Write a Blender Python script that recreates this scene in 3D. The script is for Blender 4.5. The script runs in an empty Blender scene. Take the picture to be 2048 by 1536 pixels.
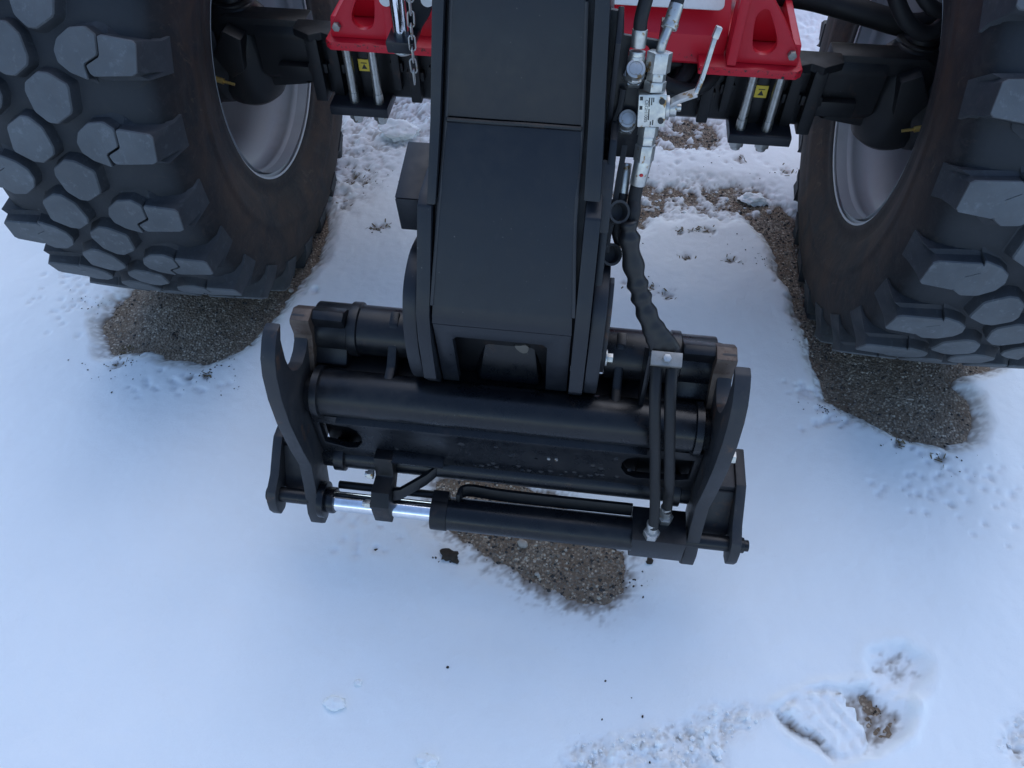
import bpy, bmesh, math, random
import numpy as np
from mathutils import Vector, Matrix, noise as mnoise

random.seed(11)
rng = np.random.default_rng(7)
SC = bpy.context.scene
COL = SC.collection
R = math.radians

# ------------------------------------------------------------------ camera
cd = bpy.data.cameras.new('camera')
cd.sensor_width = 36.0
cd.lens = 27.03
cd.clip_start = 0.05
cd.clip_end = 500
cam = bpy.data.objects.new('camera', cd)
cam.location = (0.0948, -1.7878, 1.6212)
cam.rotation_euler = (R(38.075), 0, R(7.047))
COL.objects.link(cam)
SC.camera = cam

# ------------------------------------------------------------------ world, sun, exposure
SUN_EL, SUN_AZ = R(58), R(15)          # azimuth clockwise from +Y
w = bpy.data.worlds.new('World')
SC.world = w
w.use_nodes = True
wn = w.node_tree
sky = wn.nodes.new('ShaderNodeTexSky')
sky.sky_type = 'NISHITA'
sky.sun_disc = False
sky.sun_elevation = SUN_EL
sky.sun_rotation = SUN_AZ
sky.air_density = 0.9
sky.dust_density = 0.3
sky.ozone_density = 1.4
wn.links.new(sky.outputs[0], wn.nodes['Background'].inputs[0])
wn.nodes['Background'].inputs[1].default_value = 0.15
sd = bpy.data.lights.new('sun', 'SUN')
sd.energy = 0.5
sd.angle = R(60)
sd.color = (1.0, 0.95, 0.88)
sun = bpy.data.objects.new('sun', sd)
dirv = Vector((math.sin(SUN_AZ) * math.cos(SUN_EL), math.cos(SUN_AZ) * math.cos(SUN_EL), math.sin(SUN_EL)))
sun.rotation_euler = dirv.to_track_quat('Z', 'Y').to_euler()
sun.location = dirv * 20
COL.objects.link(sun)
SC.view_settings.view_transform = 'Standard'
SC.view_settings.look = 'None'
SC.view_settings.gamma = 1.0
SC.view_settings.use_curve_mapping = False
SC.view_settings.exposure = 0.90

# ------------------------------------------------------------------ node helpers
def new_mat(name):
    m = bpy.data.materials.new(name)
    m.use_nodes = True
    nt = m.node_tree
    b = nt.nodes['Principled BSDF']
    return m, nt, b

def N(nt, kind, **kw):
    n = nt.nodes.new(kind)
    for k, v in kw.items():
        if k.startswith('i_'):
            key = k[2:]
            n.inputs[int(key) if key.isdigit() else key].default_value = v
        else:
            setattr(n, k, v)
    return n

def pos(nt):
    return N(nt, 'ShaderNodeNewGeometry').outputs['Position']

def nz(nt, scale, detail=4.0, rough=0.55, vec=None, dist=0.0):
    n = N(nt, 'ShaderNodeTexNoise')
    n.inputs['Scale'].default_value = scale
    n.inputs['Detail'].default_value = detail
    n.inputs['Roughness'].default_value = rough
    n.inputs['Distortion'].default_value = dist
    nt.links.new(vec if vec is not None else pos(nt), n.inputs['Vector'])
    return n.outputs['Fac']

def ramp(nt, fac, a, b, ca=0.0, cb=1.0):
    n = N(nt, 'ShaderNodeMapRange')
    n.inputs[1].default_value = a
    n.inputs[2].default_value = b
    n.inputs[3].default_value = ca
    n.inputs[4].default_value = cb
    nt.links.new(fac, n.inputs[0])
    return n.outputs[0]

def mixc(nt, fac, a, b):
    n = N(nt, 'ShaderNodeMix', data_type='RGBA')
    if isinstance(fac, (int, float)):
        n.inputs[0].default_value = fac
    else:
        nt.links.new(fac, n.inputs[0])
    for i, c in ((6, a), (7, b)):
        if isinstance(c, (tuple, list)):
            n.inputs[i].default_value = (*c, 1.0)
        else:
            nt.links.new(c, n.inputs[i])
    return n.outputs[2]

def mul(nt, a, b, op='MULTIPLY'):
    n = N(nt, 'ShaderNodeMath', operation=op)
    for i, c in ((0, a), (1, b)):
        if isinstance(c, (int, float)):
            n.inputs[i].default_value = c
        else:
            nt.links.new(c, n.inputs[i])
    return n.outputs[0]

def bump(nt, b, h, strength=0.3, dist=0.002, prev=None):
    n = N(nt, 'ShaderNodeBump')
    n.inputs['Strength'].default_value = strength
    n.inputs['Distance'].default_value = dist
    nt.links.new(h, n.inputs['Height'])
    if prev is not None:
        nt.links.new(prev, n.inputs['Normal'])
    nt.links.new(n.outputs[0], b.inputs['Normal'])
    return n.outputs[0]

def setin(nt, b, key, v):
    if isinstance(v, (int, float)):
        b.inputs[key].default_value = v
    elif isinstance(v, tuple):
        b.inputs[key].default_value = (*v, 1.0)
    else:
        nt.links.new(v, b.inputs[key])

# ------------------------------------------------------------------ materials
def painted(name, base, rough=0.38, dust=0.3, dustcol=(0.085, 0.078, 0.07), specks=True, rust=0.0, spec=0.36):
    m, nt, b = new_mat(name)
    n1 = nz(nt, 5.0, 6, 0.62, dist=0.6)
    n2 = nz(nt, 38.0, 5, 0.7)
    n3 = nz(nt, 210.0, 3, 0.6)
    film = mul(nt, ramp(nt, n1, 0.42, 0.72), ramp(nt, n2, 0.35, 0.75))
    c = mixc(nt, mul(nt, film, dust), base, dustcol)
    var = ramp(nt, nz(nt, 2.2, 3), 0.3, 0.7, 0.0, 0.22)
    c = mixc(nt, var, c, tuple(min(1, x * 1.5 + 0.001) for x in base))
    mp = N(nt, 'ShaderNodeMapping')
    mp.inputs['Scale'].default_value = (70, 70, 5)
    nt.links.new(pos(nt), mp.inputs['Vector'])
    stk_ = mul(nt, ramp(nt, nz(nt, 1.0, 4, .6, vec=mp.outputs[0]), .60, .74), ramp(nt, nz(nt, 7, 3), .45, .62))
    c = mixc(nt, mul(nt, stk_, dust * .55), c, dustcol)
    if rust > 0:
        rm = mul(nt, ramp(nt, nz(nt, 16, 6, 0.7), 0.60, 0.70), rust)
        c = mixc(nt, rm, c, (0.10, 0.052, 0.03))
    if specks:
        v = N(nt, 'ShaderNodeTexVoronoi', feature='F1')
        v.inputs['Scale'].default_value = 62.0
        nt.links.new(pos(nt), v.inputs['Vector'])
        sp = mul(nt, ramp(nt, v.outputs['Distance'], 0.07, 0.03), ramp(nt, nz(nt, 9, 3), 0.50, 0.62))
        c = mixc(nt, mul(nt, sp, 0.55), c, (0.22, 0.20, 0.18))
    if name == 'red_paint':
        sz = N(nt, 'ShaderNodeSeparateXYZ')
        nt.links.new(pos(nt), sz.inputs[0])
        ch_ = mul(nt, ramp(nt, sz.outputs[2], .7545, .7505), ramp(nt, sz.outputs[2], .7405, .7455))
        ch_ = mul(nt, ch_, ramp(nt, nz(nt, 130, 4, .7), .56, .60))
        c = mixc(nt, ch_, c, (0.03, 0.022, 0.018))
        c = mixc(nt, ramp(nt, nz(nt, 60, 5, .7), .70, .73, 0, .8), c, (0.10, 0.03, 0.025))
    setin(nt, b, 'Base Color', c)
    rr = mul(nt, ramp(nt, n2, 0.3, 0.7, -0.06, 0.10), ramp(nt, n1, 0.3, 0.7, rough - 0.05, rough + 0.12), 'ADD')
    setin(nt, b, 'Roughness', rr)
    b.inputs['Specular IOR Level'].default_value = spec
    p = bump(nt, b, n3, 0.10, 0.0006)
    bump(nt, b, n2, 0.10, 0.002, p)
    return m

M = {}
M['black'] = painted('black_paint', (0.0100, 0.0120, 0.0160), 0.33, 0.14)
M['cast'] = painted('black_casting', (0.0050, 0.0055, 0.0068), 0.42, 0.16, (0.045, 0.038, 0.033), rust=0.25)
M['coupler'] = painted('coupler_black', (0.0050, 0.0062, 0.0085), 0.26, 0.30, (0.07, 0.064, 0.058), rust=0.18)
M['edge'] = painted('worn_black_edge', (0.019, 0.021, 0.025), 0.42, 0.55, (0.085, 0.07, 0.058), rust=0.75)
M['red'] = painted('red_paint', (0.55, 0.010, 0.026), 0.34, 0.25, (0.20, 0.06, 0.05), specks=False)
M['rubberpart'] = painted('rubber_black', (0.010, 0.010, 0.011), 0.55, 0.4, (0.06, 0.055, 0.05), specks=False, spec=0.35)
M['sleeve'] = painted('textile_sleeve', (0.0065, 0.0065, 0.0072), 0.40, 0.18, (0.05, 0.045, 0.04), specks=False, spec=0.45)
M['plastic'] = painted('dull_plastic', (0.020, 0.021, 0.023), 0.55, 0.35, specks=False, spec=0.4)

def metal(name, base, rough, stain=0.0, metallic=1.0, staincol=(0.25, 0.14, 0.04)):
    m, nt, b = new_mat(name)
    n2 = nz(nt, 60, 5, 0.65)
    c = mixc(nt, ramp(nt, n2, 0.35, 0.7, 0.0, 0.55), base, tuple(x * 0.6 for x in base))
    if stain:
        st = ramp(nt, nz(nt, 85, 4, 0.6), 0.60, 0.66)
        c = mixc(nt, mul(nt, st, stain), c, staincol)
    setin(nt, b, 'Base Color', c)
    b.inputs['Metallic'].default_value = metallic
    setin(nt, b, 'Roughness', ramp(nt, nz(nt, 120, 3), 0.3, 0.7, max(0.03, rough - 0.08), rough + 0.1))
    bump(nt, b, nz(nt, 400, 2), 0.12, 0.0004)
    return m
M['zinc'] = metal('zinc_plated', (0.54, 0.535, 0.51), 0.40, 0.9, 0.9)
M['steel'] = metal('stud_steel', (0.52, 0.52, 0.49), 0.34, 0.2)
M['chrome'] = metal('chrome_rod', (0.88, 0.89, 0.91), 0.07)
M['brass'] = metal('brass', (0.72, 0.50, 0.16), 0.35)
M['clampsteel'] = metal('bare_clamp_steel', (0.34, 0.325, 0.30), 0.55, 0.5, 0.75, (0.2, 0.17, 0.13))
M['rusty'] = metal('rusty_worn_steel', (0.085, 0.060, 0.047), 0.45, 0.85, 0.3, (0.05, 0.026, 0.017))

def flat(name, base, rough=0.5, spec=0.5):
    m, nt, b = new_mat(name)
    c = mixc(nt, ramp(nt, nz(nt, 90, 4), 0.35, 0.7, 0, 0.25), base, tuple(x * 0.7 for x in base))
    setin(nt, b, 'Base Color', c)
    b.inputs['Roughness'].default_value = rough
    b.inputs['Specular IOR Level'].default_value = spec
    return m
flatm = flat
M['yellow'] = flat('yellow_sticker', (0.72, 0.52, 0.04))
M['ink'] = flat('black_print', (0.012, 0.012, 0.012))
M['whitepl'] = flat('white_plate', (0.72, 0.72, 0.70), 0.35)
M['redink'] = flat('red_dab', (0.5, 0.02, 0.02))
M['pebble'] = flat('pale_stone', (0.40, 0.36, 0.31), 0.8)
M['dirt'] = flat('dark_dirt', (0.045, 0.036, 0.028), 0.9, 0.2)
M['leaf'] = flat('dead_grass', (0.16, 0.125, 0.07), 0.8, 0.2)

# rim grey
m, nt, b = new_mat('rim_grey')
c = mixc(nt, ramp(nt, nz(nt, 14, 5, 0.65), 0.5, 0.78, 0, 0.3), (0.47, 0.485, 0.50), (0.30, 0.29, 0.275))
setin(nt, b, 'Base Color', c)
b.inputs['Roughness'].default_value = 0.48
bump(nt, b, nz(nt, 160, 3), 0.08, 0.0006)
M['rim'] = m

# tyre rubber: mud-brown film on the sidewall (object space, wheel axis = X)
def rubber(name, base, mud, mudcol, top=False):
    m, nt, b = new_mat(name)
    tc = N(nt, 'ShaderNodeTexCoord').outputs['Object']
    n1 = nz(nt, 9, 6, 0.68, dist=0.8)
    n2 = nz(nt, 55, 5, 0.7)
    c = mixc(nt, ramp(nt, nz(nt, 6, 4, 0.6), 0.35, 0.7, 0, 0.8), base, tuple(x * 1.7 for x in base))
    c = mixc(nt, ramp(nt, n2, 0.56, 0.74, 0, 0.5), c, tuple(x * 2.4 + 0.01 for x in base))
    c = mixc(nt, mul(nt, ramp(nt, nz(nt, 17, 6, .7, dist=.7), .5, .68), .65), c, tuple(x * .8 + .026 + k * .004 for k, x in zip((1.2, .4, 0), base)))
    c = mixc(nt, ramp(nt, nz(nt, 42, 6, .75, dist=.5), .66, .72, 0, .55), c, (.105, .085, .066))
    if top:
        v = N(nt, 'ShaderNodeTexVoronoi', feature='F1')
        v.inputs['Scale'].default_value = 150
        nt.links.new(pos(nt), v.inputs['Vector'])
        c = mixc(nt, mul(nt, ramp(nt, v.outputs['Distance'], 0.16, 0.06), ramp(nt, nz(nt, 24, 3), 0.55, 0.62, 0, 0.8)), c, (0.16, 0.15, 0.14))
    if mud:
        sx = N(nt, 'ShaderNodeSeparateXYZ')
        nt.links.new(tc, sx.inputs[0])
        rad = N(nt, 'ShaderNodeVectorMath', operation='LENGTH')
        cb = N(nt, 'ShaderNodeCombineXYZ')
        nt.links.new(sx.outputs[1], cb.inputs[1])
        nt.links.new(sx.outputs[2], cb.inputs[2])
        nt.links.new(cb.outputs[0], rad.inputs[0])
        rr = rad.outputs['Value']
        band = mul(nt, ramp(nt, rr, 0.30, 0.37), ramp(nt, rr, 0.59, 0.47))
        film = mul(nt, mul(nt, band, ramp(nt, n1, 0.36, 0.62)), mud)
        c = mixc(nt, film, c, mudcol)
        c = mixc(nt, mul(nt, ramp(nt, rr, .572, .592), .8), c, (0.036, 0.0395, 0.0445))
        blot = mul(nt, ramp(nt, nz(nt, 26, 6, 0.7, dist=1.2), 0.60, 0.68), ramp(nt, rr, 0.62, 0.5))
        c = mixc(nt, mul(nt, blot, 0.6), c, (0.085, 0.062, 0.046))
    setin(nt, b, 'Base Color', c)
    b.inputs['Roughness'].default_value = 0.66 if not top else 0.72
    b.inputs['Specular IOR Level'].default_value = 0.2
    p = bump(nt, b, n2, 0.25, 0.004)
    bump(nt, b, nz(nt, 320, 3), 0.2, 0.0012, p)
    return m
M['tyre'] = rubber('tyre_rubber', (0.0110, 0.0120, 0.0140), 0.9, (0.050, 0.032, 0.024))
M['lugside'] = rubber('lug_side_rubber', (0.0290, 0.0320, 0.0365), 0.0, None)
M['lugtop'] = rubber('worn_lug_top_rubber', (0.080, 0.087, 0.094), 0.0, None, True)

# snow
m, nt, b = new_mat('snow')
at = N(nt, 'ShaderNodeAttribute', attribute_name='dirt')
c = mixc(nt, ramp(nt, nz(nt, 3.0, 4), 0.3, 0.7), (0.82, 0.845, 0.845), (0.87, 0.89, 0.885))
c = mixc(nt, at.outputs['Fac'], c, (0.15, 0.11, 0.078))
setin(nt, b, 'Base Color', c)
b.inputs['Roughness'].default_value = 0.75
b.inputs['Specular IOR Level'].default_value = 0.2
b.inputs['Subsurface Weight'].default_value = 0.0
p = bump(nt, b, nz(nt, 45, 6, 0.65), 0.24, 0.006)
bump(nt, b, nz(nt, 420, 3, 0.6), 0.40, 0.0016, p)
M['snow'] = m

# asphalt with aggregate
m, nt, b = new_mat('old_asphalt')
v = N(nt, 'ShaderNodeTexVoronoi', feature='F1')
v.inputs['Scale'].default_value = 145
nt.links.new(pos(nt), v.inputs['Vector'])
v2 = N(nt, 'ShaderNodeTexVoronoi', feature='F1')
v2.inputs['Scale'].default_value = 330
nt.links.new(pos(nt), v2.inputs['Vector'])
sepc = N(nt, 'ShaderNodeSeparateColor')
nt.links.new(v.outputs['Color'], sepc.inputs[0])
stone = mixc(nt, ramp(nt, sepc.outputs[0], 0.15, 1.0), (0.105, 0.085, 0.066), (0.42, 0.35, 0.265))
stone = mixc(nt, ramp(nt, sepc.outputs[1], 0.86, 0.95, 0, 0.75), stone, (0.62, 0.55, 0.45))
c = mixc(nt, ramp(nt, v.outputs['Distance'], 0.35, 0.62), stone, (0.145, 0.112, 0.080))
c = mixc(nt, ramp(nt, nz(nt, 7, 5, 0.6), 0.40, 0.68, 0, 0.75), c, (0.135, 0.092, 0.060))
c = mixc(nt, ramp(nt, nz(nt, 23, 5, 0.7), 0.52, 0.70, 0, 0.5), c, (0.34, 0.28, 0.21))
hs_ = N(nt, 'ShaderNodeHueSaturation')
hs_.inputs['Saturation'].default_value = 1.08
hs_.inputs['Value'].default_value = 1.3
nt.links.new(c, hs_.inputs['Color'])
c = hs_.outputs[0]
setin(nt, b, 'Base Color', c)
setin(nt, b, 'Roughness', ramp(nt, nz(nt, 12, 4), 0.35, 0.65, 0.45, 0.85))
h = mul(nt, ramp(nt, v.outputs['Distance'], 0.0, 0.7, 1.0, 0.0), ramp(nt, v2.outputs['Distance'], 0, 0.7, 0.4, 0.0), 'ADD')
p = bump(nt, b, h, 0.9, 0.004)
bump(nt, b, nz(nt, 30, 5), 0.5, 0.01, p)
M['asphalt'] = m

# ------------------------------------------------------------------ mesh helpers
WPOS = {}
def link(name, me, parent=None, loc=(0, 0, 0), label=None, kind=None):
    o = bpy.data.objects.new(name, me)
    COL.objects.link(o)
    loc = Vector(loc)
    WPOS[o.name] = loc.copy()
    if parent is not None:
        o.parent = parent
        o.location = loc - WPOS[parent.name]
    else:
        o.location = loc
    if label:
        o['label'] = label
    if kind:
        o['kind'] = kind
    return o

def empty(name, loc, label, cat, group=None):
    o = link(name, None, None, loc, label)
    o.empty_display_size = 0.1
    o['category'] = cat
    if group:
        o['group'] = group
    return o

def obj(name, bm, mats, parent=None, bevel=0.0, ang=32, seg=2, label=None, kind=None, origin=None, smooth=True):
    if not isinstance(mats, (list, tuple)):
        mats = [mats]
    bmesh.ops.recalc_face_normals(bm, faces=bm.faces[:])
    if bevel > 0:
        es = [e for e in bm.edges if len(e.link_faces) == 2 and e.calc_face_angle(0) > R(28)]
        if es:
            bmesh.ops.bevel(bm, geom=es, offset=bevel, segments=seg, profile=0.6, affect='EDGES', clamp_overlap=True)
    for f in bm.faces:
        f.smooth = smooth
    for e in bm.edges:
        if len(e.link_faces) == 2 and e.calc_face_angle(0) > R(ang):
            e.smooth = False
    if origin is None:
        xs = [v.co for v in bm.verts]
        origin = Vector([(min(c[i] for c in xs) + max(c[i] for c in xs)) / 2 for i in range(3)])
    else:
        origin = Vector(origin)
    bmesh.ops.translate(bm, verts=bm.verts[:], vec=-origin)
    me = bpy.data.meshes.new(name)
    bm.to_mesh(me)
    bm.free()
    for mm in mats:
        me.materials.append(mm)
    return link(name, me, parent, origin, label, kind)

def copy_part(o, delta, parent=None):
    """a copy of a part (mesh shared), moved by delta in world space"""
    c = o.copy()
    COL.objects.link(c)
    c.parent = parent if parent is not None else o.parent
    wp = WPOS[o.name] + Vector(delta)
    WPOS[c.name] = wp
    c.location = wp - (WPOS[c.parent.name] if c.parent else Vector((0, 0, 0)))
    return c

def B():
    return bmesh.new()

def box(bm, x0, x1, y0, y1, z0, z1, mat=None):
    vs = [bm.verts.new((x, y, z)) for x in (x0, x1) for y in (y0, y1) for z in (z0, z1)]
    for f in ((0, 1, 3, 2), (4, 6, 7, 5), (0, 4, 5, 1), (2, 3, 7, 6), (0, 2, 6, 4), (1, 5, 7, 3)):
        bm.faces.new([vs[i] for i in f])
    if mat is not None:
        bmesh.ops.transform(bm, matrix=mat, verts=vs)
    return vs

def map3(axis, a, u, v):
    return {'x': (a, u, v), 'y': (u, a, v), 'z': (u, v, a)}[axis]

def prism(bm, poly, axis, a0, a1, holes=()):
    """extrude polygon: axis x -> poly (y,z); y -> (x,z); z -> (x,y)"""
    if not holes:
        lo = [bm.verts.new(map3(axis, a0, *p)) for p in poly]
        hi = [bm.verts.new(map3(axis, a1, *p)) for p in poly]
        bm.faces.new(lo)
        bm.faces.new(hi[::-1])
        n = len(poly)
        for i in range(n):
            bm.faces.new((lo[i], lo[(i + 1) % n], hi[(i + 1) % n], hi[i]))
        return lo + hi
    t = bmesh.new()
    es = []
    for loop in [poly, *holes]:
        vs = [t.verts.new(map3(axis, a0, *p)) for p in loop]
        for i in range(len(vs)):
            es.append(t.edges.new((vs[i], vs[(i + 1) % len(vs)])))
    bmesh.ops.triangle_fill(t, edges=es, use_beauty=True, use_dissolve=False)
    r = bmesh.ops.extrude_face_region(t, geom=t.faces[:])
    vec = Vector(map3(axis, a1 - a0, 0, 0))
    bmesh.ops.translate(t, verts=[g for g in r['geom'] if isinstance(g, bmesh.types.BMVert)], vec=vec)
    bmesh.ops.recalc_face_normals(t, faces=t.faces[:])
    me = bpy.data.meshes.new('tmp')
    t.to_mesh(me)
    t.free()
    n0 = len(bm.verts)
    bm.from_mesh(me)
    bpy.data.meshes.remove(me)
    bm.verts.ensure_lookup_table()
    return bm.verts[n0:]

def cyl(bm, p0, p1, r0, r1=None, seg=24, caps=True, twist=0.0):
    p0, p1 = Vector(p0), Vector(p1)
    r1 = r0 if r1 is None else r1
    q = (p1 - p0).to_track_quat('Z', 'Y')
    rings = []
    for p, r in ((p0, r0), (p1, r1)):
        rings.append([bm.verts.new(p + q @ Vector((r * math.cos(twist + 2 * math.pi * i / seg), r * math.sin(twist + 2 * math.pi * i / seg), 0))) for i in range(seg)])
    for i in range(seg):
        j = (i + 1) % seg
        bm.faces.new((rings[0][i], rings[0][j], rings[1][j], rings[1][i]))
    if caps:
        bm.faces.new(rings[0][::-1])
        bm.faces.new(rings[1])
    return rings[0] + rings[1]

def lathe(bm, prof, p0, ax, seg=32, closed=False, rfun=None):
    """prof: list of (t, r) along axis from p0"""
    p0 = Vector(p0)
    ax = Vector(ax).normalized()
    q = ax.to_track_quat('Z', 'Y')
    rings = []
    for t, r in prof:
        if r < 1e-6:
            rings.append([bm.verts.new(p0 + ax * t)])
        else:
            rings.append([bm.verts.new(p0 + ax * t + q @ Vector((r * math.cos(2 * math.pi * i / seg), r * math.sin(2 * math.pi * i / seg), 0))) for i in range(seg)])
    pairs = list(zip(rings, rings[1:]))
    if closed:
        pairs.append((rings[-1], rings[0]))
    for a, b2 in pairs:
        for i in range(seg):
            j = (i + 1) % seg
            if len(a) == 1 and len(b2) == 1:
                continue
            if len(a) == 1:
                bm.faces.new((a[0], b2[j], b2[i]))
            elif len(b2) == 1:
                bm.faces.new((a[i], a[j], b2[0]))
            else:
                bm.faces.new((a[i], a[j], b2[j], b2[i]))
    return rings

def catmull(pts, n=8):
    pts = [Vector(p) for p in pts]
    P = [pts[0] * 2 - pts[1]] + pts + [pts[-1] * 2 - pts[-2]]
    out = []
    for i in range(1, len(P) - 2):
        for k in range(n):
            t = k / n
            a, b2, c2, d = P[i - 1], P[i], P[i + 1], P[i + 2]
            out.append(0.5 * ((2 * b2) + (c2 - a) * t + (2 * a - 5 * b2 + 4 * c2 - d) * t * t + (3 * b2 - a - 3 * c2 + d) * t ** 3))
    out.append(pts[-1])
    return out

def tube(bm, pts, r, seg=12, smooth=8, rf=None, flat=None):
    P = catmull(pts, smooth) if smooth else [Vector(p) for p in pts]
    n = len(P)
    prev = None
    rings = []
    for i, p in enumerate(P):
        t = (P[min(i + 1, n - 1)] - P[max(i - 1, 0)]).normalized()
        if prev is None:
            a = t.orthogonal().normalized() if flat is None else (Vector(flat) - t * t.dot(Vector(flat))).normalized()
        else:
            a = (prev - t * t.dot(prev)).normalized()
        prev = a
        b2 = t.cross(a)
        s = i / (n - 1)
        rr = r if rf is None else rf(s)
        ra, rb = rr if isinstance(rr, tuple) else (rr, rr)
        rings.append([bm.verts.new(p + a * (ra * math.cos(2 * math.pi * k / seg)) + b2 * (rb * math.sin(2 * math.pi * k / seg))) for k in range(seg)])
    for a, b2 in zip(rings, rings[1:]):
        for k in range(seg):
            j = (k + 1) % seg
            bm.faces.new((a[k], a[j], b2[j], b2[k]))
    bm.faces.new(rings[0][::-1])
    bm.faces.new(rings[-1])

def strip(bm, pts, wdir, hw, th, smooth=6):
    """flat bar following pts; wdir = width direction"""
    P = catmull(pts, smooth) if smooth else [Vector(p) for p in pts]
    wd = Vector(wdir).normalized()
    rings = []
    for i, p in enumerate(P):
        t = (P[min(i + 1, len(P) - 1)] - P[max(i - 1, 0)]).normalized()
        nn = t.cross(wd).normalized()
        rings.append([bm.verts.new(p + wd * a * hw + nn * c * th) for a, c in ((-1, -1), (1, -1), (1, 1), (-1, 1))])
    for a, b2 in zip(rings, rings[1:]):
        for k in range(4):
            j = (k + 1) % 4
            bm.faces.new((a[k], a[j], b2[j], b2[k]))
    bm.faces.new(rings[0][::-1])
    bm.faces.new(rings[-1])

def round_poly(c, hw, hh, r, seg=4):
    out = []
    for sx, sy, a0 in ((1, 1, 0), (-1, 1, 90), (-1, -1, 180), (1, -1, 270)):
        for k in range(seg + 1):
            a = R(a0 + 90 * k / seg)
            out.append((c[0] + sx * (hw - r) + r * math.cos(a), c[1] + sy * (hh - r) + r * math.sin(a)))
    return out

def smooth_poly(pts, n=4):
    """closed catmull polygon"""
    m_ = len(pts)
    out = []
    for i in range(m_):
        a, b2, c2, d = [Vector(pts[(i + k) % m_]) for k in (-1, 0, 1, 2)]
        for k in range(n):
            t = k / n
            q = 0.5 * ((2 * b2) + (c2 - a) * t + (2 * a - 5 * b2 + 4 * c2 - d) * t * t + (3 * b2 - a - 3 * c2 + d) * t ** 3)
            out.append((q[0], q[1]))
    return out

# ------------------------------------------------------------------ ground
bm = B()
S = 80
for (x0, x1, y0, y1) in ((-S, S, -S, S),):
    vs = [bm.verts.new(p) for p in ((x0, y0, 0), (x1, y0, 0), (x1, y1, 0), (x0, y1, 0))]
    bm.faces.new(vs)
obj('ground', bm, M['asphalt'], kind='structure', origin=(0, 0, 0))

def inside(poly, X, Y):
    c = np.zeros(X.shape, bool)
    n = len(poly)
    for i in range(n):
        x0, y0 = poly[i]
        x1, y1 = poly[(i + 1) % n]
        if y0 == y1:
            continue
        cond = (y0 > Y) != (y1 > Y)
        c ^= cond & (X < (x1 - x0) * (Y - y0) / (y1 - y0) + x0)
    return c

def sdist(poly, X, Y):
    """signed distance, positive outside"""
    d = np.full(X.shape, 1e9)
    n = len(poly)
    for i in range(n):
        ax, ay = poly[i]
        bx, by = poly[(i + 1) % n]
        dx, dy = bx - ax, by - ay
        t = np.clip(((X - ax) * dx + (Y - ay) * dy) / (dx * dx + dy * dy + 1e-12), 0, 1)
        d = np.minimum(d, np.hypot(X - ax - t * dx, Y - ay - t * dy))
    return np.where(inside(poly, X, Y), -d, d)

_perm = rng.random((256, 256))
def vnoise(X, Y, s, ox=0.0):
    x = X * s + 1000 + ox
    y = Y * s + 1000 + ox * 1.7
    xi, yi = np.floor(x).astype(int), np.floor(y).astype(int)
    fx, fy = x - xi, y - yi
    fx = fx * fx * fx * (fx * (fx * 6 - 15) + 10)
    fy = fy * fy * fy * (fy * (fy * 6 - 15) + 10)
    g = lambda a, b2: _perm[a % 256, b2 % 256]
    return (g(xi, yi) * (1 - fx) * (1 - fy) + g(xi + 1, yi) * fx * (1 - fy) + g(xi, yi + 1) * (1 - fx) * fy + g(xi + 1, yi + 1) * fx * fy) * 2 - 1

def fbm(X, Y, s, octv=4, rough=0.5, ox=0.0):
    a, tot, out = 1.0, 0.0, 0
    for k in range(octv):
        out = out + a * vnoise(X, Y, s * 2.03 ** k, ox + 37.3 * k)
        tot += a
        a *= rough
    return out / tot

PL = [(-1.22, -0.324), (-1.239, -0.408), (-1.237, -0.476), (-1.175, -0.576), (-1.064, -0.552), (-0.991, -0.572), (-0.899, -0.571), (-0.829, -0.528), (-0.796, -0.479), (-0.758, -0.349), (-0.723, -0.242), (-0.704, -0.12), (-0.714, 0.043), (-0.738, 0.166), (-0.798, 0.211), (-0.996, 0.083), (-1.222, -0.183)]
PR = [(0.786, -0.189), (0.736, -0.29), (0.741, -0.398), (0.75, -0.49), (0.822, -0.525), (0.925, -0.585), (1.042, -0.607), (1.111, -0.572), (1.145, -0.506), (1.15, -0.432), (1.12, -0.394), (1.147, -0.362), (1.235, -0.319), (1.156, -0.143), (0.895, -0.011)]
STR = [(0.601, 0.229), (0.641, 0.137), (0.672, 0.049), (0.695, -0.036), (0.707, -0.139), (0.725, -0.235), (0.747, -0.344), (0.855, -0.294), (0.811, -0.105), (0.81, 0.106), (0.78, 0.248), (0.718, 0.306)]
PC = [(-0.235, -0.83), (-0.205, -0.965), (-0.165, -1.0), (-0.102, -1.025), (-0.056, -1.063), (0.027, -1.094), (0.128, -1.109), (0.221, -1.105), (0.258, -1.078), (0.277, -1.016), (0.261, -0.974), (0.171, -0.908), (0.073, -0.84), (-0.051, -0.80)]
BAND = [(0.139, 0.306), (0.18, 0.338), (0.268, 0.363), (0.391, 0.381), (0.488, 0.39), (0.605, 0.384), (0.674, 0.359), (0.70, 0.3), (0.619, 0.263), (0.565, 0.238), (0.504, 0.230), (0.422, 0.229), (0.365, 0.213), (0.292, 0.198), (0.272, 0.143), (0.188, 0.123), (0.05, 0.15), (0.03, 0.30)]
BAND2 = [(0.1, 0.80), (0.307, 0.771), (0.441, 0.78), (0.501, 0.779), (0.55, 0.753), (0.56, 0.659), (0.517, 0.601), (0.428, 0.575), (0.366, 0.575), (0.295, 0.589), (0.1, 0.60)]
ROUGH = [(-0.9, 0.9), (-0.649, 0.80), (-0.529, 0.83), (-0.30, 0.80), (-0.30, 0.55), (-0.48, 0.519), (-0.564, 0.503), (-0.562, 0.455), (-0.622, 0.436), (-0.655, 0.361), (-0.65, 0.25), (-0.70, 0.12), (-0.80, 0.15), (-0.801, 0.426), (-0.851, 0.658)]
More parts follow.
